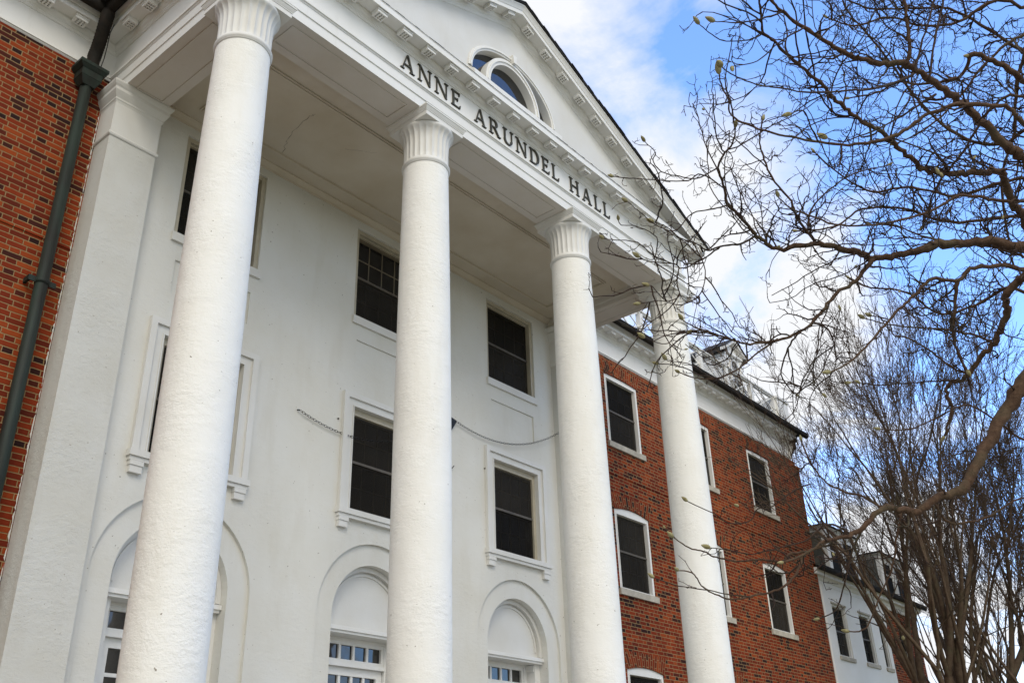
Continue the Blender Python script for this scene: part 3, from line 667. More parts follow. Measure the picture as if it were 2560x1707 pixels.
# modillions: blocks with nine drilled holes
def modillion(fn):
    m = MB(); A, O0, O1, Z0, Z1 = .0272, .0345, .0765, 3.0985, 3.1218
    def P(a, o, z): return fn(a, o, z)
    oc = (O0 + O1) / 2
    na, no = .0138, .0112; r = .0041
    ga = sorted([-A, A] + [c * na + s_ * r for c in (-1, 0, 1) for s_ in (-1, 1)]); go = sorted([O0, O1] + [oc + c * no + s_ * r for c in (-1, 0, 1) for s_ in (-1, 1)])
    for i in range(7):
        for j in range(7):
            a0, a1, o0, o1 = ga[i], ga[i + 1], go[j], go[j + 1]
            if i % 2 and j % 2:
                zt = Z0 + .0135
                m.add([P(a0, o0, Z0), P(a1, o0, Z0), P(a1, o1, Z0), P(a0, o1, Z0), P(a0, o0, zt), P(a1, o0, zt), P(a1, o1, zt), P(a0, o1, zt)], [(4, 5, 6, 7), (0, 1, 5, 4), (1, 2, 6, 5), (2, 3, 7, 6), (3, 0, 4, 7)])
            else: m.add([P(a0, o0, Z0), P(a1, o0, Z0), P(a1, o1, Z0), P(a0, o1, Z0)], [(0, 1, 2, 3)])
    m.add([P(-A, O0, Z0), P(A, O0, Z0), P(A, O1, Z0), P(-A, O1, Z0), P(-A, O0, Z1), P(A, O0, Z1), P(A, O1, Z1), P(-A, O1, Z1)], [(0, 1, 5, 4), (1, 2, 6, 5), (2, 3, 7, 6), (3, 0, 4, 7)])
    m.add([P(-A - .002, O1, Z1 - .011), P(A + .002, O1, Z1 - .011), P(A + .002, O1 + .0035, Z1 - .011), P(-A - .002, O1 + .0035, Z1 - .011), P(-A - .002, O1, Z1), P(A + .002, O1, Z1), P(A + .002, O1 + .0035, Z1), P(-A - .002, O1 + .0035, Z1)], [(0, 1, 2, 3), (0, 1, 5, 4), (1, 2, 6, 5), (2, 3, 7, 6), (3, 0, 4, 7)])
    m.build('modillion', TRIM, hall)
sp_ = .1483
for k in range(22): modillion(lambda a, o, z, k=k: W(XA + (k - 10.5) * sp_ + a, -b - o, z))
for sgn in (1, -1):
    for k in range(9): modillion(lambda a, o, z, k=k: W(XA + sgn * (.078 + sp_ * k + a), -b - o, z + .7162 - SL * (.078 + sp_ * k + a)))
for k in range(5): modillion(lambda a, o, z, k=k: W(-b - o, .078 + .152 * k + a, z))
for k in range(5): modillion(lambda a, o, z, k=k: W(3 + b + o, .078 + .152 * k + a, z))
for k in range(4): modillion(lambda a, o, z, k=k: W(-.290 - .148 * k + a, DB - o, z))
for k in range(24): modillion(lambda a, o, z, k=k: W(3.235 + .143 * k + a, DB - o, z))

# ceiling of the porch
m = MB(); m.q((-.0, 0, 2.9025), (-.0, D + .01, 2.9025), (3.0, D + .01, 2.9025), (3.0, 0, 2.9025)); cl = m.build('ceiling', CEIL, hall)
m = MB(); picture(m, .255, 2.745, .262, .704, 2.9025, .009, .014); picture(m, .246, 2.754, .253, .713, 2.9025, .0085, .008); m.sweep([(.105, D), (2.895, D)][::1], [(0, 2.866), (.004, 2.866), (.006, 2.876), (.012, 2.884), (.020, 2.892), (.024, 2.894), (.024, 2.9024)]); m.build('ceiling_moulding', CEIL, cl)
def crack(name, pts, wdt, parent, fn):
    m = MB(); rr = random.Random(9); q_ = []
    for (a, c) in zip(pts, pts[1:]):
        for i in range(6): q_.append((a[0] + (c[0] - a[0]) * i / 6 + rr.uniform(-.006, .006), a[1] + (c[1] - a[1]) * i / 6 + rr.uniform(-.006, .006)))
    m.tube([fn(*p) for p in q_], [wdt * rr.uniform(.3, 1) for _ in q_], 4); m.build(name, DARKGAP, parent)
crack('crack', [(.616, .361), (.605, .395), (.625, .534), (.654, .621), (.692, .703)], .0034, cl, lambda x, y: W(x, y, 2.9022))
crack('crack', [(.87, .45), (1.02, .34)], .0018, cl, lambda x, y: W(x, y, 2.9022))

# lettering on the frieze
def letter(ch):
    P = []                                             # polygons in a box one unit high
    def st(x0, y0, x1, y1, w): P.append([(x0 - w / 2, y0), (x0 + w / 2, y0), (x1 + w / 2, y1), (x1 - w / 2, y1)])
    def ba(x0, x1, y, h): P.append([(x0, y), (x1, y), (x1, y + h), (x0, y + h)])
    def ring(cx_, cy_, ra, rb, ta, tb, a0, a1, n=14):
        for i in range(n):
            u, v = a0 + (a1 - a0) * i / n, a0 + (a1 - a0) * (i + 1) / n
            f = lambda r1, r2, t: (cx_ + r1 * math.cos(t), cy_ + r2 * math.sin(t))
            P.append([f(ra, rb, u), f(ra, rb, v), f(ra - ta, rb - tb, v), f(ra - ta, rb - tb, u)])
    K, T = .108, .050
    if ch == 'A': st(.13, 0, .47, 1, T); st(.86, 0, .50, 1, K); ba(.25, .70, .30, .07); ba(0, .28, 0, .05); ba(.68, 1.02, 0, .05); wd = 1.02
    if ch == 'N': st(.15, 0, .15, 1, T); st(.90, 0, .90, 1, T); st(.90, 0, .15, 1, K); ba(0, .30, 0, .05); ba(-.02, .2, .95, .05); ba(.75, 1.04, .95, .05); wd = 1.04
    if ch == 'E': st(.18, 0, .18, 1, K); ba(.02, .70, 0, .07); ba(.02, .66, .93, .07); ba(.2, .52, .49, .065); st(.68, 0, .72, .22, .05); st(.63, .80, .65, 1, .05); st(.51, .41, .51, .61, .045); wd = .75
    if ch == 'R': st(.18, 0, .18, 1, K); ba(.02, .45, .93, .07); ba(.2, .45, .46, .065); ring(.42, .73, .33, .27, .15, .065, -math.pi / 2, math.pi / 2); st(.86, 0, .46, .48, K); ba(.02, .36, 0, .05); ba(.76, 1.0, 0, .05); wd = .98
    if ch == 'U': st(.18, .32, .18, 1, K); st(.80, .32, .80, 1, T); ring(.468, .33, .366, .345, .135, .085, math.pi, 2 * math.pi); ba(.02, .36, .95, .05); ba(.66, .94, .95, .05); wd = .94
    if ch == 'D': st(.18, 0, .18, 1, K); ba(.02, .45, .93, .07); ba(.02, .45, 0, .07); ring(.40, .5, .50, .5, .155, .07, -math.pi / 2, math.pi / 2, 18); wd = .92
    if ch == 'L': st(.18, 0, .18, 1, K); ba(.02, .66, 0, .07); st(.64, 0, .69, .25, .05); ba(.02, .36, .95, .05); wd = .72
    if ch == 'H': st(.18, 0, .18, 1, K); st(.86, 0, .86, 1, K); ba(.2, .86, .475, .065); ba(.02, .36, 0, .05); ba(.02, .36, .95, .05); ba(.70, 1.02, 0, .05); ba(.70, 1.02, .95, .05); wd = 1.04
    return P, wd
def word(txt, x0, x1, z0, hgt):
    L = [letter(c) for c in txt]; tot = sum(l[1] for l in L) * hgt * .92; gap = (x1 - x0 - tot) / (len(txt) - 1); x = x0
    for c, (P, wd) in zip(txt, L):
        m = MB()
        for k, pl in enumerate(P): m.prism([(x + px * hgt * .92, z0 + pz * hgt) for px, pz in pl], -b - .0075 - .00011 * k, -b + .001)
        m.build('letter', BRONZE, hall); x += wd * hgt * .92 + gap
word('ANNE', .713, 1.098, 2.975, .0905); word('ARUNDEL', 1.194, 1.852, 2.975, .0905); word('HALL', 1.944, 2.313, 2.975, .0905)

# main roof, railing on the eaves, dormer
m = MB()
for x0, x1 in ((-8, -b - .02), (3 + b + .02, 6.72)):
    m.q((x0, DB - .105, 3.1805), (x1, DB - .105, 3.1805), (x1, 2.4, 4.05), (x0, 2.4, 4.05)); m.q((x0, 3.98, 3.1805), (x0, 2.4, 4.05), (x1, 2.4, 4.05), (x1, 3.98, 3.1805))
m.q((-b - .02, DB - .05, 3.22), (3 + b + .02, DB - .05, 3.22), (3 + b + .02, 2.4, 4.05), (-b - .02, 2.4, 4.05)); m.q((-b - .02, 3.98, 3.18), (-b - .02, 2.4, 4.05), (3 + b + .02, 2.4, 4.05), (3 + b + .02, 3.98, 3.18))
m.q((6.72, DB - .105, 3.1805), (6.72, 3.98, 3.1805), (6.72, 2.4, 4.05)); m.build('roof', SLATE, hall)
for x0, x1 in ((3.13, 5.98), (-3.4, -.13)):                # steep slate skirt behind the railing
    m = MB(); m.q((x0, .915, 3.2), (x1, .915, 3.2), (x1, 1.04, 3.50), (x0, 1.04, 3.50)); m.q((x0, 1.04, 3.50), (x1, 1.04, 3.50), (x1, 1.5, 3.56), (x0, 1.5, 3.56)); m.q((x1, .915, 3.2), (x1, 1.5, 3.4), (x1, 1.5, 3.56), (x1, 1.04, 3.50)); m.q((x0, .915, 3.2), (x0, 1.04, 3.5), (x0, 1.5, 3.56), (x0, 1.5, 3.4)); m.build('mansard_roof', SLATE, hall)
def bar(mb, p, q_, t, y0, y1):
    dx, dz_ = q_[0] - p[0], q_[1] - p[1]; l = math.hypot(dx, dz_); nx, nz_ = -dz_ / l * t, dx / l * t
    mb.prism([(p[0] + nx, p[1] + nz_), (p[0] - nx, p[1] - nz_), (q_[0] - nx, q_[1] - nz_), (q_[0] + nx, q_[1] + nz_)], y0, y1)
YR = .862
def railing(posts, ped):
    m = MB(); a, c = min(posts), max(posts)
    m.box(a - .02, c + .02, YR - .012, YR + .034, 3.4905, 3.504); m.box(a - .02, c + .02, YR - .002, YR + .024, 3.478, 3.490); m.box(a, c, YR + .002, YR + .022, 3.238, 3.255)
    r = m.build('roof_railing', TRIM, hall)
    for x in posts:
        m = MB(); m.box(x - .021, x + .021, YR - .008, YR + .030, 3.19, 3.478); m.build('post', TRIM, r)
    for x0, x1 in zip(posts, posts[1:]):
        x0, x1 = x0 + .021, x1 - .021; z0, z1 = 3.255, 3.478; xm, zm = (x0 + x1) / 2, (z0 + z1) / 2; t = .0055
        m = MB(); q1, q3 = x0 + (x1 - x0) * .25, x0 + (x1 - x0) * .75
        bar(m, (x0, z0), (x1, z1), t, YR + .006, YR + .013); bar(m, (x0, z1), (x1, z0), t, YR + .0135, YR + .0205)
        bar(m, (x0, zm), (xm, z1), t, YR + .007, YR + .0125); bar(m, (xm, z1), (x1, zm), t, YR + .014, YR + .020); bar(m, (x1, zm), (xm, z0), t, YR + .007, YR + .0122); bar(m, (xm, z0), (x0, zm), t, YR + .014, YR + .0198)
        m.build('lattice_panel', TRIM, r)
    for x in ped:
        m = MB(); m.box(x - .11, x + .11, YR - .03, YR + .19, 3.16, 3.476); m.box(x - .122, x + .122, YR - .042, YR + .202, 3.476, 3.498); m.box(x - .116, x + .116, YR - .036, YR + .196, 3.20, 3.222); m.build('pedestal', TRIM, r)
railing([3.25 + .447 * k for k in range(8)], [6.50]); railing([-.45 - .447 * k for k in range(7)], [])

def dormer(parent, xc, yf, hw, zb, ze, za, depth, cheek, round_top=True, wins=1, ov=.05):
    m = MB(); m.prism([(xc - hw, zb), (xc + hw, zb), (xc + hw, ze), (xc, za - .02), (xc - hw, ze)], yf, yf + .03)
    m.prism([(xc - hw - .018, ze - .02), (xc + hw + .018, ze - .02), (xc + hw + .018, ze), (xc - hw - .018, ze)], yf - .02, yf)
    for sg in (-1, 1):
        e0, e1 = sorted((xc + sg * hw, xc + sg * (hw - .035))); m.box(e0, e1, yf - .008, yf, zb, ze - .02)
        sl = (za - ze) / (hw + ov); xa, xb = xc, xc + sg * (hw + ov)
        m.prism([(xa, za - .028), (xb, ze - .028), (xb, ze), (xa, za)][::sg], yf - .045, yf)
    d = m.build('dormer', TRIM, parent)
    m = MB(); m.box(xc - hw, xc + hw, yf + .03, yf + depth, zb - .3, ze - .001); m.build('cheek', cheek, d)
    m = MB()
    for sg in (-1, 1):
        p = [W(xc, yf - .055, za + .004), W(xc + sg * (hw + ov), yf - .055, ze + .002), W(xc + sg * (hw + ov), yf + depth, ze + .002), W(xc, yf + depth, za + .004)]
        q2 = [v + Vector((0, 0, .030)) for v in p]; m.add(p + q2, [(0, 1, 2, 3), (4, 5, 6, 7), (0, 1, 5, 4), (1, 2, 6, 5)])
        e0, e1 = sorted((xc + sg * hw, xc + sg * (hw + ov - .004))); m.box(e0, e1, yf - .04, yf + depth, ze - .030, ze - .002)
    m.build('roof', ROOFM, d)
    return d
dm = dormer(hall, 5.80, .935, .165, 3.3, 3.745, 3.885, .9, TRIM)
m = MB(); aw = arc(5.80, 3.60, .072, .072, 16); pts = [(5.728, 3.36), (5.872, 3.36)] + aw; m.add([W(px, .9335, pz) for px, pz in pts], [list(range(len(pts)))]); m.build('pane', GLASS, dm)
m = MB(); arch_band(m, 5.80, 3.60, .090, .090, .020, 3.36, .935, .014, 16); m.box(5.797, 5.803, .927, .935, 3.36, 3.67); m.box(5.73, 5.87, .928, .935, 3.597, 3.603); m.build('window_frame', TRIM, dm)

# downpipe in the left corner
XP, YP = -.202, .845
m = MB(); m.tube([W(XP, YP, ZG + .02), W(XP, YP, 2.815)], .0235 * S, 20); dp = m.build('downpipe', COPPER, hall)
m = MB()
def frus(mb, h0, z0, h1, z1):
    v = [W(XP + sx * h, YP + sy * h * .8 - .004, z) for h, z in ((h0, z0), (h1, z1)) for sx, sy in ((-1, -1), (1, -1), (1, 1), (-1, 1))]
    mb.add(v, [(0, 1, 5, 4), (1, 2, 6, 5), (2, 3, 7, 6), (3, 0, 4, 7), (3, 2, 1, 0), (4, 5, 6, 7)])
frus(m, .026, 2.803, .043, 2.838); frus(m, .044, 2.8385, .044, 2.872); frus(m, .046, 2.8725, .060, 2.888); frus(m, .061, 2.8885, .061, 2.904); m.build('hopper', COPPER, dp)
m = MB(); pts = [W(-.200, .835, 2.89), W(-.200, .835, 2.965), W(-.199, .828, 2.995), W(-.204, .80, 3.035), W(-.214, .765, 3.085), W(-.218, .745, 3.125), W(-.218, .742, 3.16)]
sm = []
for i in range(len(pts) - 1):
    for k in range(8): sm.append(pts[i].lerp(pts[i + 1], k / 8))
sm.append(pts[-1]); sm = [(sm[max(0, i - 3)] + sm[i] + sm[min(len(sm) - 1, i + 3)]) / 3 for i in range(len(sm))]
m.tube(sm, [.076 + (.005 if (8 < i < 44 and i % 2) else 0) for i in range(len(sm))], 18); m.build('elbow', GUTTER, dp)
m = MB(); m.tube([W(-.178, .80, 2.90), W(-.172, .80, 2.96), W(-.176, .785, 3.01), W(-.19, .75, 3.06), W(-.186, .735, 3.10)], .006, 6); m.build('wire', IRON, dp)
for zc in (1.86, .75):
    m = MB(); m.tube([W(XP, YP, zc - .011), W(XP, YP, zc + .011)], .0262 * S, 20); m.box(XP - .052, XP + .052, YP - .004, YP + .001, zc - .010, zc + .012); m.box(XP - .052, XP - .042, YP - .002, DB, zc - .010, zc + .012); m.build('strap', COPPER, dp)

# small iron things on the porch wall
m = MB(); m.prism([(1.955, 1.955), (2.011, 1.943), (2.013, 1.935), (1.975, 1.878), (1.955, 1.87)], D - .014, D - .004); m.box(1.93, 1.96, D - .012, D, 1.84, 1.985); m.build('wall_bracket', IRON, hall)
m = MB(); m.tube([W(1.978, D, 1.667), W(1.984, D - .012, 1.672), W(1.992, D - .014, 1.684)], .007, 8); m.build('wall_hook', IRON, hall)
for px, pz in ((1.215, 1.72), (.235, 1.645), (2.245, 1.735)):
    m = MB(); m.lathe(px, D - .004, [(.0005, pz - .004), (.0035, pz - .003), (.005, pz), (.0035, pz + .003), (.0005, pz + .004)], 8); m.build('rusty_stud', DARKGAP, hall)
def chain(label, A, B_, sag):
    ln = (W(*A) - W(*B_)).length; n = int(ln / .047); m = MB(); pts = []
    t = thing('hanging_chain', label, 'chain', W(*A), 'iron chains swagged along the porch wall')
    P = lambda u: W(A[0] + (B_[0] - A[0]) * u, A[1] + (B_[1] - A[1]) * u, A[2] + (B_[2] - A[2]) * u - sag * 4 * u * (1 - u))
    for i in range(n):
        p, q_ = P(i / n), P((i + 1) / n); d = (q_ - p); c = (p + q_) / 2; l = d.length * .66; d.normalize()
        s_ = d.cross(Vector((0, 1, 0))).normalized() if i % 2 else d.cross(Vector((0, 0, 1))).normalized()
        ring = [c + d * (l * math.cos(a)) + s_ * (.0155 * math.sin(a)) for a in [2 * math.pi * k / 10 for k in range(11)]]
        m.tube(ring, .0030, 5, False)
    m.build('links', IRON, t)
    m = MB(); m.tube([W(*A), W(A[0] - .004, A[1] + .012, A[2] + .003)], .009, 8); m.build('hook', IRON, t)
chain('black iron chain sagging across the left of the middle second-floor window', (.984, .797, 1.690), (1.975, .797, 1.94), .139)
chain('black iron chain sagging from wall bracket to the right corner pier', (2.012, .797, 1.938), (2.894, .775, 2.118), .101)

# branches of the magnolia traced as x, y, z, radius in metres; twigs per metre; twig length
BR = [
 ([(1.059,-6.355,3.815,0.0468),(0.958,-6.184,3.61,0.0375),(0.876,-6.061,3.445,0.0322),(0.741,-5.895,3.163,0.0247),(0.675,-5.82,3.063,0.022),(0.574,-5.717,3.009,0.0191),(0.497,-5.639,2.949,0.0168),(0.441,-5.603,2.964,0.0156),(0.354,-5.538,2.966,0.0137),(0.282,-5.472,2.887,0.0116),(0.209,-5.409,2.827,0.0099),(0.13,-5.348,2.81,0.0083),(0.015,-5.259,2.737,0.0059),(-0.075,-5.194,2.695,0.0042)],9,0.32),
 ([(1.142,-6.533,4.393,0.0328),(1.019,-6.369,4.387,0.0283),(0.886,-6.236,4.416,0.0252),(0.774,-6.102,4.413,0.0227),(0.695,-6.011,4.408,0.0211),(0.649,-5.937,4.376,0.0199),(0.561,-5.824,4.351,0.0181),(0.486,-5.74,4.339,0.0168),(0.445,-5.708,4.347,0.0162),(0.365,-5.653,4.367,0.0151),(0.247,-5.563,4.384,0.0135),(0.164,-5.492,4.384,0.0124),(0.072,-5.39,4.349,0.011),(-0.021,-5.348,4.379,0.01),(-0.082,-5.328,4.402,0.0093),(-0.176,-5.322,4.45,0.0084),(-0.284,-5.301,4.495,0.0073),(-0.367,-5.329,4.544,0.0065),(-0.469,-5.359,4.601,0.0054),(-0.51,-5.412,4.625,0.0048),(-0.544,-5.487,4.641,0.0041),(-0.607,-5.541,4.676,0.0034)],11,0.26),
 ([(0.461,-5.736,4.326,0.0125),(0.395,-5.645,4.198,0.0106),(0.313,-5.557,4.124,0.0094),(0.263,-5.498,4.039,0.0085),(0.209,-5.438,3.95,0.0077),(0.143,-5.374,3.884,0.0069),(0.048,-5.299,3.837,0.0061),(-0.085,-5.207,3.795,0.0051),(-0.153,-5.175,3.796,0.0046),(-0.255,-5.135,3.804,0.004),(-0.401,-5.081,3.814,0.0032),(-0.49,-5.06,3.83,0.0027)],11,0.22),
 ([(-0.138,-6.695,4.039,0.0236),(-0.263,-6.627,4.104,0.0205),(-0.314,-6.606,4.131,0.0195),(-0.405,-6.566,4.177,0.018),(-0.531,-6.532,4.243,0.0161),(-0.626,-6.495,4.286,0.0147),(-0.742,-6.443,4.33,0.0132),(-0.845,-6.401,4.367,0.0119),(-0.914,-6.333,4.366,0.0108),(-0.995,-6.269,4.372,0.0097),(-1.064,-6.228,4.385,0.0089),(-1.144,-6.194,4.404,0.0081),(-1.25,-6.153,4.429,0.007),(-1.369,-6.117,4.458,0.0058),(-1.429,-6.105,4.472,0.0053),(-1.508,-6.112,4.496,0.0046)],7,0.22),
 ([(-0.951,-6.42,4.28,0.0077),(-0.97,-6.451,4.353,0.007),(-1.012,-6.479,4.475,0.0063),(-1.04,-6.497,4.55,0.0059)],5,0.2),
 ([(-0.927,-6.431,4.252,0.0043),(-0.89,-6.49,4.413,0.004),(-0.855,-6.557,4.584,0.0037),(-0.846,-6.577,4.649,0.0036)],4,0.2),
 ([(-0.891,-6.467,4.214,0.0048),(-0.86,-6.545,4.451,0.0044),(-0.846,-6.596,4.588,0.0042),(-0.841,-6.618,4.649,0.0041)],4,0.2),
 ([(-0.922,-6.427,4.245,0.0053),(-1.06,-6.342,4.143,0.0045),(-1.206,-6.271,4.067,0.0039),(-1.432,-6.18,3.961,0.0032),(-1.611,-6.132,3.894,0.0027),(-1.729,-6.102,3.845,0.0024),(-1.844,-6.086,3.808,0.0021),(-1.911,-6.082,3.788,0.002),(-1.964,-6.085,3.775,0.0019)],5,0.16),
 ([(-0.774,-6.459,4.226,0.0044),(-0.825,-6.375,4.165,0.0037),(-0.897,-6.269,4.092,0.003),(-0.978,-6.172,4.038,0.0025),(-1.017,-6.13,4.016,0.0023),(-1.081,-6.092,4.017,0.002)],7,0.2),
 ([(-1.374,-6.128,4.442,0.0037),(-1.397,-6.096,4.423,0.0033),(-1.455,-6.032,4.393,0.0028),(-1.509,-5.983,4.376,0.0024),(-1.584,-5.929,4.361,0.002)],6,0.14),
 ([(-1.302,-6.168,4.381,0.0033),(-1.351,-6.079,4.328,0.0027),(-1.389,-5.994,4.26,0.0022),(-1.447,-5.929,4.236,0.0018),(-1.458,-5.915,4.229,0.0018)],7,0.14),
 ([(0.823,-6.45,4.118,0.023),(0.545,-6.467,4.292,0.019),(0.465,-6.454,4.335,0.0181),(0.347,-6.461,4.399,0.0168),(0.276,-6.458,4.435,0.0161),(0.207,-6.386,4.423,0.0152),(0.127,-6.305,4.409,0.0142),(0.038,-6.23,4.408,0.0133),(-0.032,-6.186,4.417,0.0126),(-0.132,-6.158,4.452,0.0118),(-0.231,-6.133,4.484,0.011),(-0.307,-6.118,4.509,0.0104),(-0.371,-6.089,4.52,0.01),(-0.455,-6.057,4.537,0.0093),(-0.536,-6.039,4.557,0.0088),(-0.605,-6.022,4.573,0.0083),(-0.686,-6.013,4.594,0.0078),(-0.797,-5.991,4.616,0.0071),(-0.904,-5.968,4.634,0.0064),(-1.022,-5.952,4.654,0.0057),(-1.092,-5.938,4.661,0.0053),(-1.159,-5.964,4.676,0.0048),(-1.248,-5.998,4.692,0.0043),(-1.307,-6.024,4.701,0.0039)],10,0.26),
 ([(-1.122,-5.939,4.636,0.0034),(-1.164,-5.893,4.601,0.0029),(-1.252,-5.83,4.57,0.0024),(-1.328,-5.804,4.568,0.0021),(-1.412,-5.792,4.573,0.0017)],8,0.12),
 ([(-1.121,-5.943,4.636,0.0034),(-1.222,-5.893,4.661,0.0027),(-1.296,-5.875,4.686,0.0024),(-1.335,-5.885,4.704,0.0022),(-1.377,-5.863,4.711,0.002)],6,0.14),
 ([(-0.464,-6.052,4.544,0.0048),(-0.527,-5.995,4.544,0.0045),(-0.656,-5.979,4.601,0.0041),(-0.79,-6.02,4.667,0.0038),(-0.939,-6.069,4.731,0.0034),(-1.06,-6.124,4.778,0.0031)],6,0.2),
 ([(-0.536,-6.727,3.927,0.0108),(-0.657,-6.701,3.998,0.0096),(-0.717,-6.688,4.032,0.0091),(-0.763,-6.663,4.052,0.0087),(-0.877,-6.536,4.054,0.0076),(-0.939,-6.441,4.026,0.007),(-0.978,-6.359,3.976,0.0064),(-1.022,-6.285,3.942,0.0059),(-1.095,-6.196,3.92,0.0053),(-1.206,-6.099,3.919,0.0047),(-1.317,-6.017,3.926,0.0041),(-1.431,-5.946,3.937,0.0035),(-1.524,-5.908,3.956,0.0031),(-1.579,-5.931,3.982,0.0029),(-1.628,-5.936,4.002,0.0027),(-1.679,-5.953,4.024,0.0025)],6,0.2),
 ([(-1.24,-6.109,3.894,0.0035),(-1.337,-6.122,3.9,0.0026),(-1.429,-6.137,3.904,0.0021),(-1.485,-6.108,3.871,0.0016)],5,0.15),
 ([(0.12,-6.778,4.574,0.0154),(-0.028,-6.707,4.649,0.0131),(-0.14,-6.654,4.702,0.0118),(-0.22,-6.6,4.73,0.0108),(-0.263,-6.552,4.732,0.0103)],8,0.25),
 ([(-0.263,-6.552,4.732,0.0091),(-0.205,-6.5,4.695,0.008),(-0.191,-6.409,4.713,0.0071),(-0.197,-6.288,4.764,0.0059),(-0.213,-6.232,4.806,0.0054),(-0.198,-6.108,4.817,0.0045),(-0.207,-5.986,4.856,0.0036)],11,0.3),
 ([(0.076,-6.763,4.972,0.0074),(0.054,-6.658,4.941,0.0065),(0.053,-6.515,4.85,0.0056),(0.058,-6.387,4.75,0.0049),(0.035,-6.226,4.664,0.0041),(-0.005,-6.103,4.625,0.0036)],10,0.3),
 ([(-0.001,-6.652,3.997,0.0088),(-0.119,-6.563,4.001,0.0077),(-0.2,-6.491,3.986,0.0071),(-0.293,-6.428,3.99,0.0066),(-0.379,-6.363,3.983,0.0061),(-0.473,-6.254,3.904,0.0054),(-0.63,-6.112,3.832,0.0045),(-0.806,-5.99,3.794,0.0038),(-0.943,-5.927,3.796,0.0033),(-1.038,-5.891,3.8,0.003),(-1.098,-5.879,3.81,0.0028),(-1.133,-5.879,3.818,0.0027)],8,0.2),
 ([(0.229,-5.528,4.407,0.0086),(0.149,-5.484,4.551,0.0072),(0.108,-5.485,4.634,0.0065),(0.02,-5.439,4.772,0.0055),(-0.033,-5.435,4.864,0.0049),(-0.077,-5.444,4.944,0.0044),(-0.118,-5.5,5.047,0.0038)],13,0.25),
 ([(0.176,-5.525,4.489,0.0062),(0.172,-5.582,4.601,0.0053),(0.219,-5.717,4.703,0.0045),(0.273,-5.826,4.75,0.0039),(0.355,-5.954,4.773,0.0032)],12,0.26),
 ([(1.299,-6.439,4.509,0.0283),(1.314,-6.289,4.372,0.0232),(1.31,-6.175,4.298,0.0206),(1.328,-6.16,4.229,0.0194),(1.344,-6.107,4.138,0.0177),(1.352,-6.032,4.045,0.0159),(1.347,-5.947,3.976,0.0142),(1.342,-5.86,3.898,0.0125),(1.335,-5.82,3.875,0.0119),(1.315,-5.766,3.869,0.011),(1.315,-5.729,3.826,0.0102),(1.33,-5.73,3.757,0.0093),(1.337,-5.723,3.715,0.0088),(1.344,-5.653,3.582,0.0068)],9,0.3),
 ([(1.261,-6.047,4.006,0.0068),(1.169,-5.985,4.04,0.006),(1.029,-5.868,4.065,0.0051),(0.894,-5.748,4.071,0.0043),(0.773,-5.648,4.079,0.0037),(0.651,-5.566,4.103,0.0032)],9,0.24),
 ([(1.192,-5.891,3.837,0.0067),(1.086,-5.829,3.874,0.0058),(0.937,-5.777,3.946,0.0049),(0.809,-5.712,3.989,0.0043),(0.746,-5.67,3.999,0.0039),(0.665,-5.683,4.051,0.0036),(0.573,-5.625,4.063,0.0031)],9,0.22),
 ([(1.192,-5.851,3.817,0.0054),(1.087,-5.742,3.809,0.0044),(0.961,-5.614,3.795,0.0036),(0.849,-5.507,3.782,0.003),(0.759,-5.433,3.788,0.0026)],8,0.22),
 ([(0.825,-6.492,4.123,0.0141),(0.697,-6.378,4.1,0.0121),(0.566,-6.28,4.098,0.0108),(0.455,-6.185,4.072,0.0097),(0.397,-6.117,4.002,0.0089),(0.277,-6.037,3.997,0.008),(0.218,-5.973,3.923,0.0073),(0.164,-5.917,3.86,0.0068),(0.085,-5.838,3.759,0.0059),(-0.001,-5.76,3.639,0.0051),(-0.097,-5.679,3.532,0.0043),(-0.185,-5.613,3.472,0.0037)],6,0.22),
 ([(0.646,-6.069,4.13,0.0113),(0.663,-6.034,4.035,0.0095),(0.676,-5.995,3.942,0.0081),(0.69,-5.976,3.862,0.0071),(0.703,-5.971,3.793,0.0063),(0.728,-5.984,3.673,0.0049)],10,0.26),
 ([(1.037,-6.352,4.339,0.0081),(0.936,-6.253,4.39,0.007),(0.832,-6.132,4.422,0.0061),(0.69,-5.979,4.464,0.0051),(0.559,-5.871,4.52,0.0044),(0.464,-5.766,4.535,0.0038)],10,0.25),
 ([(0.353,-5.263,2.87,0.008),(0.258,-5.198,2.811,0.0069),(0.15,-5.132,2.785,0.006),(0.112,-5.112,2.743,0.0057),(-0.006,-5.055,2.746,0.0049),(-0.13,-4.992,2.729,0.0042),(-0.239,-4.947,2.737,0.0036),(-0.31,-4.927,2.754,0.0033),(-0.391,-4.899,2.762,0.0029),(-0.493,-4.881,2.796,0.0024)],7,0.16),
 ([(0.226,-5.171,2.792,0.0067),(0.168,-5.144,2.701,0.0059),(0.099,-5.102,2.628,0.0053),(0.021,-5.052,2.598,0.0048),(-0.064,-5.002,2.576,0.0043),(-0.16,-4.949,2.559,0.0038),(-0.254,-4.913,2.58,0.0033),(-0.316,-4.897,2.605,0.003),(-0.373,-4.899,2.644,0.0028),(-0.416,-4.887,2.656,0.0026),(-0.459,-4.867,2.653,0.0024)],7,0.15),
 ([(0.381,-5.349,2.886,0.0052),(0.263,-5.296,2.92,0.0045),(0.151,-5.216,2.834,0.0038),(-0.044,-5.094,2.77,0.003),(-0.112,-5.055,2.753,0.0027),(-0.217,-5.008,2.761,0.0024),(-0.32,-4.963,2.763,0.0021)],8,0.16),
 ([(0.089,-5.319,3.077,0.0035),(0.008,-5.25,3.029,0.0032),(-0.074,-5.18,2.959,0.003),(-0.136,-5.136,2.943,0.0029),(-0.18,-5.105,2.883,0.0027),(-0.271,-5.047,2.87,0.0026),(-0.352,-5.021,2.903,0.0024),(-0.491,-4.969,2.941,0.0022)],6,0.13),
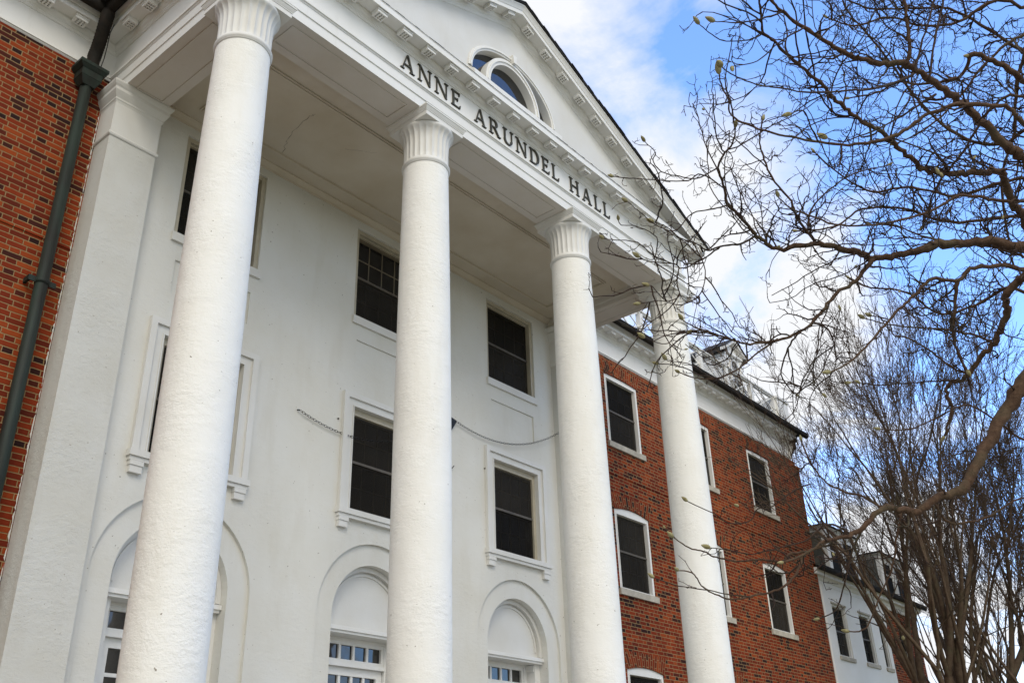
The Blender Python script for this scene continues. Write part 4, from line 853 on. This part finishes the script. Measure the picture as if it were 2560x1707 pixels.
 ([(-0.208,-5.072,2.544,0.0031),(-0.279,-5.018,2.548,0.0027),(-0.365,-4.961,2.565,0.0024),(-0.485,-4.88,2.58,0.0021),(-0.595,-4.82,2.61,0.0018)],5,0.12),
 ([(0.595,-5.46,3.036,0.0071),(0.59,-5.387,3.111,0.0062),(0.582,-5.285,3.163,0.0055),(0.569,-5.199,3.245,0.0049),(0.558,-5.151,3.351,0.0043),(0.549,-5.129,3.478,0.0037)],8,0.3),
 ([(0.583,-5.368,2.971,0.0059),(0.582,-5.283,2.861,0.005),(0.59,-5.202,2.702,0.004),(0.589,-5.134,2.583,0.0034),(0.561,-5.049,2.55,0.003)],9,0.28),
 ([(0.72,-5.519,3.043,0.006),(0.718,-5.466,2.917,0.0052),(0.713,-5.414,2.771,0.0045),(0.689,-5.327,2.631,0.0039),(0.661,-5.243,2.492,0.0033),(0.621,-5.167,2.477,0.003)],8,0.3),
 ([(0.944,-5.617,3.115,0.0075),(1.044,-5.641,3.014,0.0065),(1.162,-5.785,3.031,0.0056),(1.258,-5.931,3.113,0.0047),(1.35,-6.067,3.15,0.004)],7,0.3),
 ([(-0.084,-5.327,4.39,0.0059),(-0.148,-5.269,4.337,0.0052),(-0.245,-5.203,4.303,0.0045),(-0.307,-5.157,4.27,0.004),(-0.383,-5.139,4.282,0.0037),(-0.492,-5.103,4.285,0.0032),(-0.594,-5.092,4.305,0.0027),(-0.674,-5.066,4.303,0.0024)],10,0.16),
 ([(-0.222,-5.192,4.319,0.0047),(-0.296,-5.12,4.239,0.0039),(-0.39,-5.044,4.173,0.0032),(-0.444,-5.029,4.181,0.003),(-0.58,-4.964,4.162,0.0024),(-0.641,-4.947,4.167,0.0022)],11,0.15),
 ([(-0.459,-5.038,4.17,0.0034),(-0.581,-5.004,4.17,0.0029),(-0.705,-4.997,4.191,0.0025),(-0.772,-4.978,4.185,0.0023),(-0.883,-4.937,4.157,0.002),(-0.919,-4.926,4.15,0.0019)],8,0.12),
 ([(-0.523,-4.972,4.211,0.0029),(-0.605,-5.037,4.26,0.0025),(-0.738,-5.003,4.275,0.0022),(-0.81,-4.968,4.262,0.002),(-0.844,-4.972,4.274,0.0019)],8,0.12),
 ([(-0.437,-5.052,4.149,0.0034),(-0.467,-5.045,4.052,0.0029),(-0.484,-5.057,3.965,0.0026),(-0.558,-5.023,3.923,0.0023),(-0.679,-5.028,3.943,0.002),(-0.711,-5.024,3.943,0.0019)],13,0.14),
 ([(-0.457,-5.153,4.253,0.0034),(-0.428,-5.188,4.085,0.0028),(-0.448,-5.144,3.946,0.0025),(-0.523,-5.072,3.894,0.0023),(-0.609,-5.027,3.9,0.0021),(-0.701,-4.96,3.871,0.0019)],12,0.14),
 ([(-0.406,-5.354,4.406,0.0038),(-0.458,-5.296,4.383,0.0035),(-0.538,-5.215,4.354,0.0031),(-0.584,-5.131,4.266,0.0027),(-0.68,-5.08,4.28,0.0024),(-0.832,-5.046,4.334,0.002),(-0.859,-5.04,4.343,0.0019)],9,0.12),
 ([(-0.454,-5.367,4.478,0.0038),(-0.604,-5.323,4.503,0.0033),(-0.654,-5.273,4.461,0.003),(-0.746,-5.215,4.439,0.0027),(-0.82,-5.174,4.425,0.0025),(-0.916,-5.122,4.405,0.0023),(-1.02,-5.072,4.386,0.002)],8,0.12),
 ([(-0.516,-5.38,4.563,0.0038),(-0.609,-5.299,4.486,0.0032),(-0.703,-5.255,4.469,0.0029),(-0.804,-5.217,4.459,0.0026),(-0.885,-5.221,4.475,0.0024),(-0.921,-5.258,4.486,0.0022),(-1.011,-5.257,4.498,0.002)],8,0.12),
 ([(-0.373,-5.191,3.739,0.0032),(-0.477,-5.141,3.72,0.0028),(-0.596,-5.091,3.704,0.0024),(-0.659,-5.051,3.638,0.0021),(-0.788,-5.015,3.636,0.0018)],6,0.14),
 ([(0.173,-5.249,3.902,0.0059),(0.061,-5.176,3.81,0.0049),(-0.065,-5.1,3.692,0.0039),(-0.165,-5.047,3.632,0.0034),(-0.297,-4.996,3.604,0.0028),(-0.414,-4.968,3.604,0.0024)],9,0.14),
 ([(-0.231,-5.08,3.599,0.0033),(-0.334,-5.029,3.599,0.0028),(-0.398,-5.009,3.612,0.0026),(-0.482,-4.975,3.617,0.0023),(-0.56,-4.938,3.61,0.0021)],7,0.13),
 ([(-0.338,-5.025,3.635,0.0026),(-0.417,-5.011,3.64,0.0022),(-0.513,-4.983,3.622,0.0018),(-0.545,-4.978,3.624,0.0017)],6,0.1),
 ([(0.206,-5.351,3.916,0.0047),(0.225,-5.276,3.86,0.0042),(0.274,-5.195,3.752,0.0036),(0.357,-5.226,3.656,0.0031),(0.365,-5.284,3.728,0.0028),(0.442,-5.332,3.65,0.0024)],11,0.2),
 ([(0.301,-5.405,3.998,0.0048),(0.369,-5.458,3.953,0.0041),(0.467,-5.427,3.818,0.0033),(0.502,-5.362,3.749,0.0028),(0.555,-5.419,3.723,0.0025)],11,0.2),
 ([(1.401,-6.738,6.199,0.0115),(1.276,-6.624,6.256,0.0101),(1.206,-6.385,6.178,0.0085),(1.092,-6.202,6.179,0.0074),(0.926,-6.049,6.233,0.0063),(0.817,-5.857,6.205,0.0054),(0.677,-5.749,6.248,0.0047)],17,0.36),
 ([(1.713,-6.637,6.12,0.0118),(1.498,-6.504,6.243,0.0098),(1.265,-6.354,6.361,0.0081),(1.131,-6.178,6.38,0.007),(0.956,-5.957,6.397,0.0057),(0.777,-5.836,6.459,0.0048)],16,0.36),
 ([(1.681,-6.6,5.465,0.0128),(1.678,-6.348,5.496,0.0109),(1.595,-6.134,5.635,0.0096),(1.425,-5.996,5.902,0.0082),(1.182,-5.898,6.255,0.0066),(0.996,-5.81,6.492,0.0055),(0.902,-5.813,6.616,0.0049)],17,0.38),
 ([(2.022,-6.468,5.279,0.0131),(1.848,-6.258,5.324,0.0109),(1.714,-6.01,5.27,0.0092),(1.492,-5.788,5.33,0.0076),(1.337,-5.582,5.314,0.0064),(1.141,-5.473,5.401,0.0054),(0.942,-5.401,5.501,0.0045)],17,0.36),
 ([(2.134,-6.385,5.067,0.0131),(1.922,-6.186,5.121,0.0109),(1.701,-5.918,5.1,0.009),(1.456,-5.735,5.164,0.0075),(1.246,-5.527,5.154,0.0062),(1.152,-5.37,5.045,0.0054),(0.963,-5.181,5.005,0.0044)],16,0.34),
 ([(2.155,-6.241,4.542,0.0112),(1.967,-6.107,4.645,0.0094),(1.856,-5.903,4.55,0.0081),(1.727,-5.716,4.505,0.007),(1.509,-5.597,4.621,0.0058),(1.341,-5.441,4.643,0.0049),(1.215,-5.359,4.686,0.0044)],15,0.32),
 ([(1.435,-6.663,5.48,0.0109),(1.381,-6.509,5.605,0.0093),(1.432,-6.33,5.567,0.0082),(1.534,-6.138,5.454,0.007),(1.624,-5.915,5.339,0.0059),(1.747,-5.748,5.167,0.0048)],15,0.35),
 ([(2.036,-6.039,3.67,0.0075),(1.973,-5.933,3.654,0.0068),(1.82,-5.828,3.78,0.0059),(1.701,-5.73,3.858,0.0052),(1.607,-5.565,3.793,0.0046),(1.522,-5.425,3.738,0.0041),(1.404,-5.284,3.743,0.0035)],8,0.3),
 ([(1.815,-6.794,6.324,0.0139),(1.902,-6.553,6.113,0.0116),(2.048,-6.406,5.798,0.0098),(2.154,-6.22,5.511,0.0083),(2.304,-6.137,5.122,0.0068)],14,0.36),
]
# ------------------------------------------------------------------ lower wing beyond the hall
YF = .93
far = thing('residence_wing', 'lower two-storey wing with a white bay, red brick end and dormered slate roof', 'building', W(6.8, YF, ZG))
fw_ = [(7.205, .150), (7.80, .140), (8.215, .075)]; fb = [(8.83, .115)]
fh = [(x - h, x + h, z0, z1) for x, h in fw_ for z0, z1 in ((1.262, 1.712), (.30, .76))]
w = MB(); wall_sheet(w, 6.865, 8.365, ZG, 1.86, YF, fh)
for h in fh: reveal(w, h, YF, .06)
w.q((6.865, YF, ZG), (6.865, YF + .1, ZG), (6.865, YF + .1, 1.86), (6.865, YF, 1.86)); w.build('white_wall', TRIM, far)
fh2 = [(x - h, x + h, z0, z1) for x, h in fb for z0, z1 in ((1.262, 1.712), (.30, .76))]
w = MB(); wall_sheet(w, 8.365, 9.32, ZG, 1.86, YF + .012, fh2)
for h in fh2: reveal(w, h, YF + .012, .06)
w.q((9.32, YF + .012, ZG), (9.32, 3.6, ZG), (9.32, 3.6, 1.86), (9.32, YF + .012, 1.86)); w.build('brick_wall', BRICK, far)
w = MB(); w.box(6.70, 6.865, YF + .06, 3.6, ZG, 1.9); w.build('brick_link', BRICK, far)
for x, h, yy in [(x, h, YF) for x, h in fw_] + [(x, h, YF + .012) for x, h in fb]:
    for z0, z1 in ((1.262, 1.712), (.30, .76)):
        m = MB(); t = .018; m.box(x - h + .001, x - h + t, yy + .01, yy + .05, z0 + .001, z1 - .001); m.box(x + h - t, x + h - .001, yy + .01, yy + .05, z0 + .001, z1 - .001)
        m.box(x - h + t, x + h - t, yy + .01, yy + .05, z1 - t, z1 - .001); m.box(x - h + t, x + h - t, yy + .01, yy + .05, z0 + .001, z0 + .012)
        f = m.build('window', TRIM, far)
        sashes(f, x - h + t, x + h - t, z0 + .012, z1 - t, yy + .034, CREAM, (True, True), 2 if h < .1 else 3)
        m = MB(); m.box(x - h - .015, x + h + .015, yy - .014, yy + .02, z0 - .034, z0 - .001); m.build('sill', STONE, f)
        if yy == YF:
            m = MB(); m.box(x - h - .012, x + h + .012, yy - .010, yy + .004, z1 + .001, z1 + .016); m.build('drip_mould', STONE, f)
m = MB(); m.sweep([(6.70, YF), (8.365, YF), (9.32, YF)], [(-.02, 1.855), (.004, 1.855), (.006, 1.885), (.014, 1.89), (.022, 1.912), (.060, 1.916), (.060, 1.936), (.068, 1.95), (.072, 1.966), (-.02, 1.97)]); m.build('cornice', TRIM, far)
m = MB(); m.sweep([(6.70, YF), (9.40, YF)], [(.073, 1.985), (.073, 1.955), (.085, 1.944), (.102, 1.948), (.110, 1.968), (.110, 1.990), (.104, 1.990), (.104, 1.968), (.08, 1.958), (.08, 1.985)]); m.build('gutter', GUTTER, far)
m = MB(); m.q((6.70, YF - .075, 1.985), (9.36, YF - .075, 1.985), (9.36, 2.3, 2.75), (6.70, 2.3, 2.75)); m.q((9.36, YF - .075, 1.985), (9.36, 3.6, 1.985), (9.36, 2.3, 2.75)); m.q((6.70, 3.6, 1.985), (9.36, 3.6, 1.985), (9.36, 2.3, 2.75), (6.70, 2.3, 2.75)); m.build('roof', SLATE, far)
m = MB(); m.tube([W(6.842, YF - .012, ZG), W(6.842, YF - .012, 1.85)], .012 * S, 10); m.build('downpipe', TRIM, far)
for xc, hw, zt in ((7.60, .355, 2.47), (8.96, .355, 2.45)):
    yf = YF + .03
    m = MB(); m.box(xc - hw, xc + hw, yf, yf + .03, 2.03, zt); 
    for a, c in ((xc - hw - .003, xc - hw + .05), (xc - .03, xc + .03), (xc + hw - .05, xc + hw + .003)): m.box(a, c, yf - .012, yf, 2.05, zt)
    m.box(xc - hw - .02, xc + hw + .02, yf - .03, yf, 2.028, 2.05)
    d = m.build('dormer', TRIM, far)
    m = MB(); m.box(xc - hw, xc + hw, yf + .0305, yf + 1.1, 1.95, zt - .001); m.build('cheek', SLATE, d)
    for a, c in ((xc - hw + .05, xc - .03), (xc + .03, xc + hw - .05)):
        m = MB(); m.box(a, a + .03, yf - .008, yf, 2.06, zt - .06); m.box(c - .03, c, yf - .008, yf, 2.06, zt - .06); m.box(a + .03, c - .03, yf - .008, yf, zt - .085, zt - .06); m.box(a + .03, c - .03, yf - .008, yf, 2.235, 2.25)
        f = m.build('window_frame', TRIM, d)
        m = MB(); m.q((a + .03, yf - .001, 2.06), (c - .03, yf - .001, 2.06), (c - .03, yf - .001, zt - .085), (a + .03, yf - .001, zt - .085)); m.build('pane', DIMGLASS, d)
    m = MB(); m.sweep([(xc - hw, yf + 1.1), (xc - hw, yf), (xc + hw, yf), (xc + hw, yf + 1.1)], [(-.01, zt - .045), (.006, zt - .045), (.008, zt - .02), (.026, zt - .012), (.030, zt), (-.01, zt)]); m.build('eaves_trim', TRIM, d)
    m = MB(); m.box(xc - hw - .045, xc + hw + .045, yf - .045, yf + 1.1, zt + .0005, zt + .012); m.build('roof', ROOFM, d)

# ------------------------------------------------------------------ trees
def smooth_path(pts, k=4):
    out = []
    n = len(pts)
    for i in range(n - 1):
        p0, p1, p2, p3 = pts[max(0, i - 1)], pts[i], pts[i + 1], pts[min(n - 1, i + 2)]
        for j in range(k):
            t = j / k
            out.append(tuple(.5 * ((2 * p1[c]) + (-p0[c] + p2[c]) * t + (2 * p0[c] - 5 * p1[c] + 4 * p2[c] - p3[c]) * t * t + (-p0[c] + 3 * p1[c] - 3 * p2[c] + p3[c]) * t ** 3) for c in range(4)))
    out.append(tuple(pts[-1])); return out
R_ = random.Random(11)
def rv(r=R_):
    while True:
        v = Vector((r.uniform(-1, 1), r.uniform(-1, 1), r.uniform(-1, 1)))
        if .05 < v.length < 1: return v.normalized()
tips = []
def twig(mb, p, d, L, r, depth=0, zig=.52, upb=.07):
    n = max(3, int(L / .028)); st = L / n; r *= 1.3; pts = [p.copy()]; rad = [r]
    for i in range(n):
        d = (d + rv() * zig + Vector((0, 0, upb))).normalized()
        p = p + d * st * R_.uniform(.7, 1.3); pts.append(p.copy()); f = 1 - .62 * (i + 1) / n
        rad.append(max(.0015, r * f * R_.uniform(.9, 1.12)))
        if depth < 2 and i > 0 and R_.random() < (.40 if depth == 0 else .26):
            sd_ = (d * .55 + rv() * .85).normalized()
            twig(mb, p, sd_, L * R_.uniform(.22, .55), max(.0013, rad[-1] * .78), depth + 1, zig, upb)
        elif R_.random() < .45:
            e = p + (d * .4 + rv()).normalized() * R_.uniform(.008, .022); mb.tube([p, e], [rad[-1] * .8, max(.001, rad[-1] * .55)], 3, False)
    mb.tube(pts, rad, 4 if r > .003 else 3, False)
    tips.append((pts[-1], (pts[-1] - pts[-2]).normalized(), depth))
BASE = Vector((2.35, -6.45, 0)); FORK = Vector((2.2, -6.45, 1.55))
mag = thing('magnolia_tree', 'bare brown magnolia in the foreground with furry buds on its zigzag twigs', 'tree', BASE)
m = MB(); m.tube([BASE + Vector((.05, 0, -.05)), BASE + Vector((0, 0, .25)), BASE + Vector((-.06, .02, .9)), FORK, FORK + Vector((-.05, .03, .35))], [.24, .185, .165, .15, .10], 14); m.build('trunk', BARK, mag)
tw = MB(); twig_jobs = []; end_buds = []
for pts, dens, tl in BR:
    pts = [list(p) for p in pts]
    if pts[0][0] > .62 and pts[0][3] > .012:               # the limbs that run back to the fork of the trunk
        p0 = Vector(pts[0][:3]); r0 = pts[0][3]
        ex = []
        for k in range(5):
            t = k / 5; q_ = FORK.lerp(p0, t) + Vector((.25 * math.sin(math.pi * t), 0, .10 * math.sin(math.pi * t))); ex.append([q_.x, q_.y, q_.z, r0 * (1.7 - .7 * t)])
        pts = ex + pts
    sp = smooth_path(pts, 5); V = []; 
    for i, p in enumerate(sp):
        j = min(.012, p[3] * .8); V.append(Vector(p[:3]) + rv() * j * .8)
    rad = [p[3] * R_.uniform(.90, 1.14) * (1.16 if R_.random() < .12 else 1) for p in sp]
    mb = MB(); mb.tube(V, rad, 10 if rad[0] > .01 else 6); mb.build('branch', BARK if rad[0] > .006 else TWIG, mag)
    acc = 0; nxt = .03
    for i in range(1, len(V)):
        seg = (V[i] - V[i - 1]).length; acc += seg
        while acc > nxt:
            dirb = (V[i] - V[i - 1]).normalized(); s_ = rv(); s_ = (s_ - dirb * s_.dot(dirb) * .6).normalized()
            L = tl * R_.uniform(.35, 1.25); frac = i / len(V)
            twig_jobs.append((V[i] + s_ * rad[i] * .5, (s_ * .85 + dirb * .55).normalized(), L * (1 - .35 * frac), min(.0042, max(.0018, rad[i] * .55))))
            nxt += R_.expovariate(dens * 1.45) + .010
    end_buds.append((V[-1], (V[-1] - V[-2]).normalized(), rad[-1]))
for pts, dens, tl in BR:                                   # side branches that carry the dense fine twigs
    if dens < 10: continue
    V = [Vector(p[:3]) for p in smooth_path([list(p) for p in pts], 4)]
    for i in range(2, len(V) - 1):
        if R_.random() > (.40 if dens >= 14 else .26): continue
        d = ((V[i] - V[i - 1]).normalized() * .6 + rv() * .9 + Vector((0, 0, .1))).normalized(); p = V[i].copy(); L = tl * R_.uniform(1.0, 2.4); n = int(L / .05) + 2; q_ = [p.copy()]
        for k in range(n):
            d = (d + rv() * .30 + Vector((0, 0, .05))).normalized(); p = p + d * .05; q_.append(p.copy())
            if R_.random() < .62: twig_jobs.append((p.copy(), (d * .5 + rv() * .8).normalized(), tl * R_.uniform(.25, .7), .0022))
        tw.tube(q_, [.0042 * (1 - .5 * k / n) for k in range(n + 1)], 4, False)
for a in twig_jobs: twig(tw, *a)
print('twigs', len(twig_jobs), len(tw.v))
tw.build('twigs', TWIG, mag, kind='stuff')
def bud(p, d, L):
    n = 8; pr = [(.16, 0), (.36, .12), (.47, .32), (.45, .5), (.33, .72), (.16, .9), (.02, 1.0)]
    a = d.orthogonal().normalized(); c = d.cross(a); vs = []
    for r, t in pr:
        for k in range(n):
            an = 2 * math.pi * k / n; vs.append(p + d * (t * L) + a * (r * L * .5 * math.cos(an)) + c * (r * L * .5 * math.sin(an)))
    mb = MB(); mb.add(vs, [(i * n + k, i * n + (k + 1) % n, (i + 1) * n + (k + 1) % n, (i + 1) * n + k) for i in range(len(pr) - 1) for k in range(n)], None, True); mb.build('bud', BUD, mag)
nb = 0
for p, d, r in end_buds:
    bud(p - d * .004, (d + Vector((0, 0, .25))).normalized(), R_.uniform(.032, .050)); nb += 1
far_tips = [t for t in tips if t[2] <= 1]
R_.shuffle(far_tips)
for p, d, dep in far_tips[:max(0, 99 - nb)]: bud(p - d * .003, (d + Vector((0, 0, .3))).normalized(), R_.uniform(.016, .034))

def vase_tree(name, label, base, H, stems, spread, seed, lean=(0, 0), group=None):
    r = random.Random(seed); t = thing(name, label, 'tree', base, group)
    tr, cr = MB(), MB(); th = H * .10
    tr.tube([base + Vector((0, 0, -.1)), base + Vector((.02, 0, th * .5)), base + Vector((0, .03, th))], [H * .022, H * .018, H * .016], 12)
    def grow(p, d, L, rad, lev):
        n = 5; pts = [p]; rs = [rad]; q_ = p.copy(); dd = d.copy()
        for i in range(n):
            dd = (dd + rv(r) * .09 + Vector((0, 0, .035))).normalized(); q_ = q_ + dd * (L / n); pts.append(q_.copy()); rs.append(rad * (1 - .32 * (i + 1) / n))
            if lev >= 1 and i >= 1 and r.random() < (.34 if lev < 2 else (.75 if lev < 4 else 1.0)) and lev < 6:
                s_ = (dd * 1.0 + rv(r) * .75).normalized(); ln = L * r.uniform(.35, .75); side(q_.copy(), s_, ln, max(.0058, rs[-1] * .42), lev + 1)
        (tr if lev < 2 else cr).tube(pts, rs, 8 if rad > .05 else (5 if rad > .015 else 3), False)
        if lev < 6:
            k = 2 if r.random() < .8 else 3
            for j in range(k):
                s_ = (dd + rv(r) * r.uniform(.22, .42)).normalized(); grow(q_, s_, L * r.uniform(.62, .86), max(.006, rs[-1] * (.80 if j == 0 else .66)), lev + 1)
        else: pass
    def side(p, d, L, rad, lev):
        pts = [p]; dd = d; q_ = p
        for i in range(4):
            dd = (dd + rv(r) * .20 + Vector((0, 0, .08))).normalized(); q_ = q_ + dd * (L / 4); pts.append(q_)
            if lev < 7 and r.random() < .5: side2(q_, (dd + rv(r) * .6).normalized(), L * r.uniform(.3, .6), max(.0052, rad * .5))
        cr.tube(pts, [rad, rad * .85, rad * .7, rad * .55, rad * .4], 3, False)
    def side2(p, d, L, rad):
        a = p + d * L * .5 + rv(r) * .04; c = a + (d + rv(r) * .25 + Vector((0, 0, .15))).normalized() * L * .5
        cr.tube([p, a, c], [rad, rad * .8, rad * .5], 3, False)
    for i in range(stems):
        an = 2 * math.pi * (i + r.uniform(-.3, .3)) / stems; sp = spread * r.uniform(.35, 1.1)
        d = Vector((math.cos(an) * sp + lean[0], math.sin(an) * sp + lean[1], 1)).normalized()
        grow(base + Vector((0, 0, th * r.uniform(.75, .98))), d, H * r.uniform(.19, .26), H * .0094 * r.uniform(.65, 1.25), 0)
    print(name, len(tr.v), len(cr.v)); tr.build('trunk', BARK2, t); cr.build('crown', TWIG2, t)
vase_tree('vase_shaped_tree', 'tall bare vase-shaped tree in front of the lower wing, beside the end of the hall', Vector((19.9, .05, 0)), 13.8, 12, .27, 3)
vase_tree('vase_shaped_tree', 'bare many-stemmed tree farthest right, dense grey twigs behind the magnolia limb', Vector((20.6, -1.75, 0)), 11.0, 12, .34, 8)
vase_tree('vase_shaped_tree', 'slender bare tree standing behind and between the two larger bare trees', Vector((26.8, .85, 0)), 12.5, 8, .30, 21)
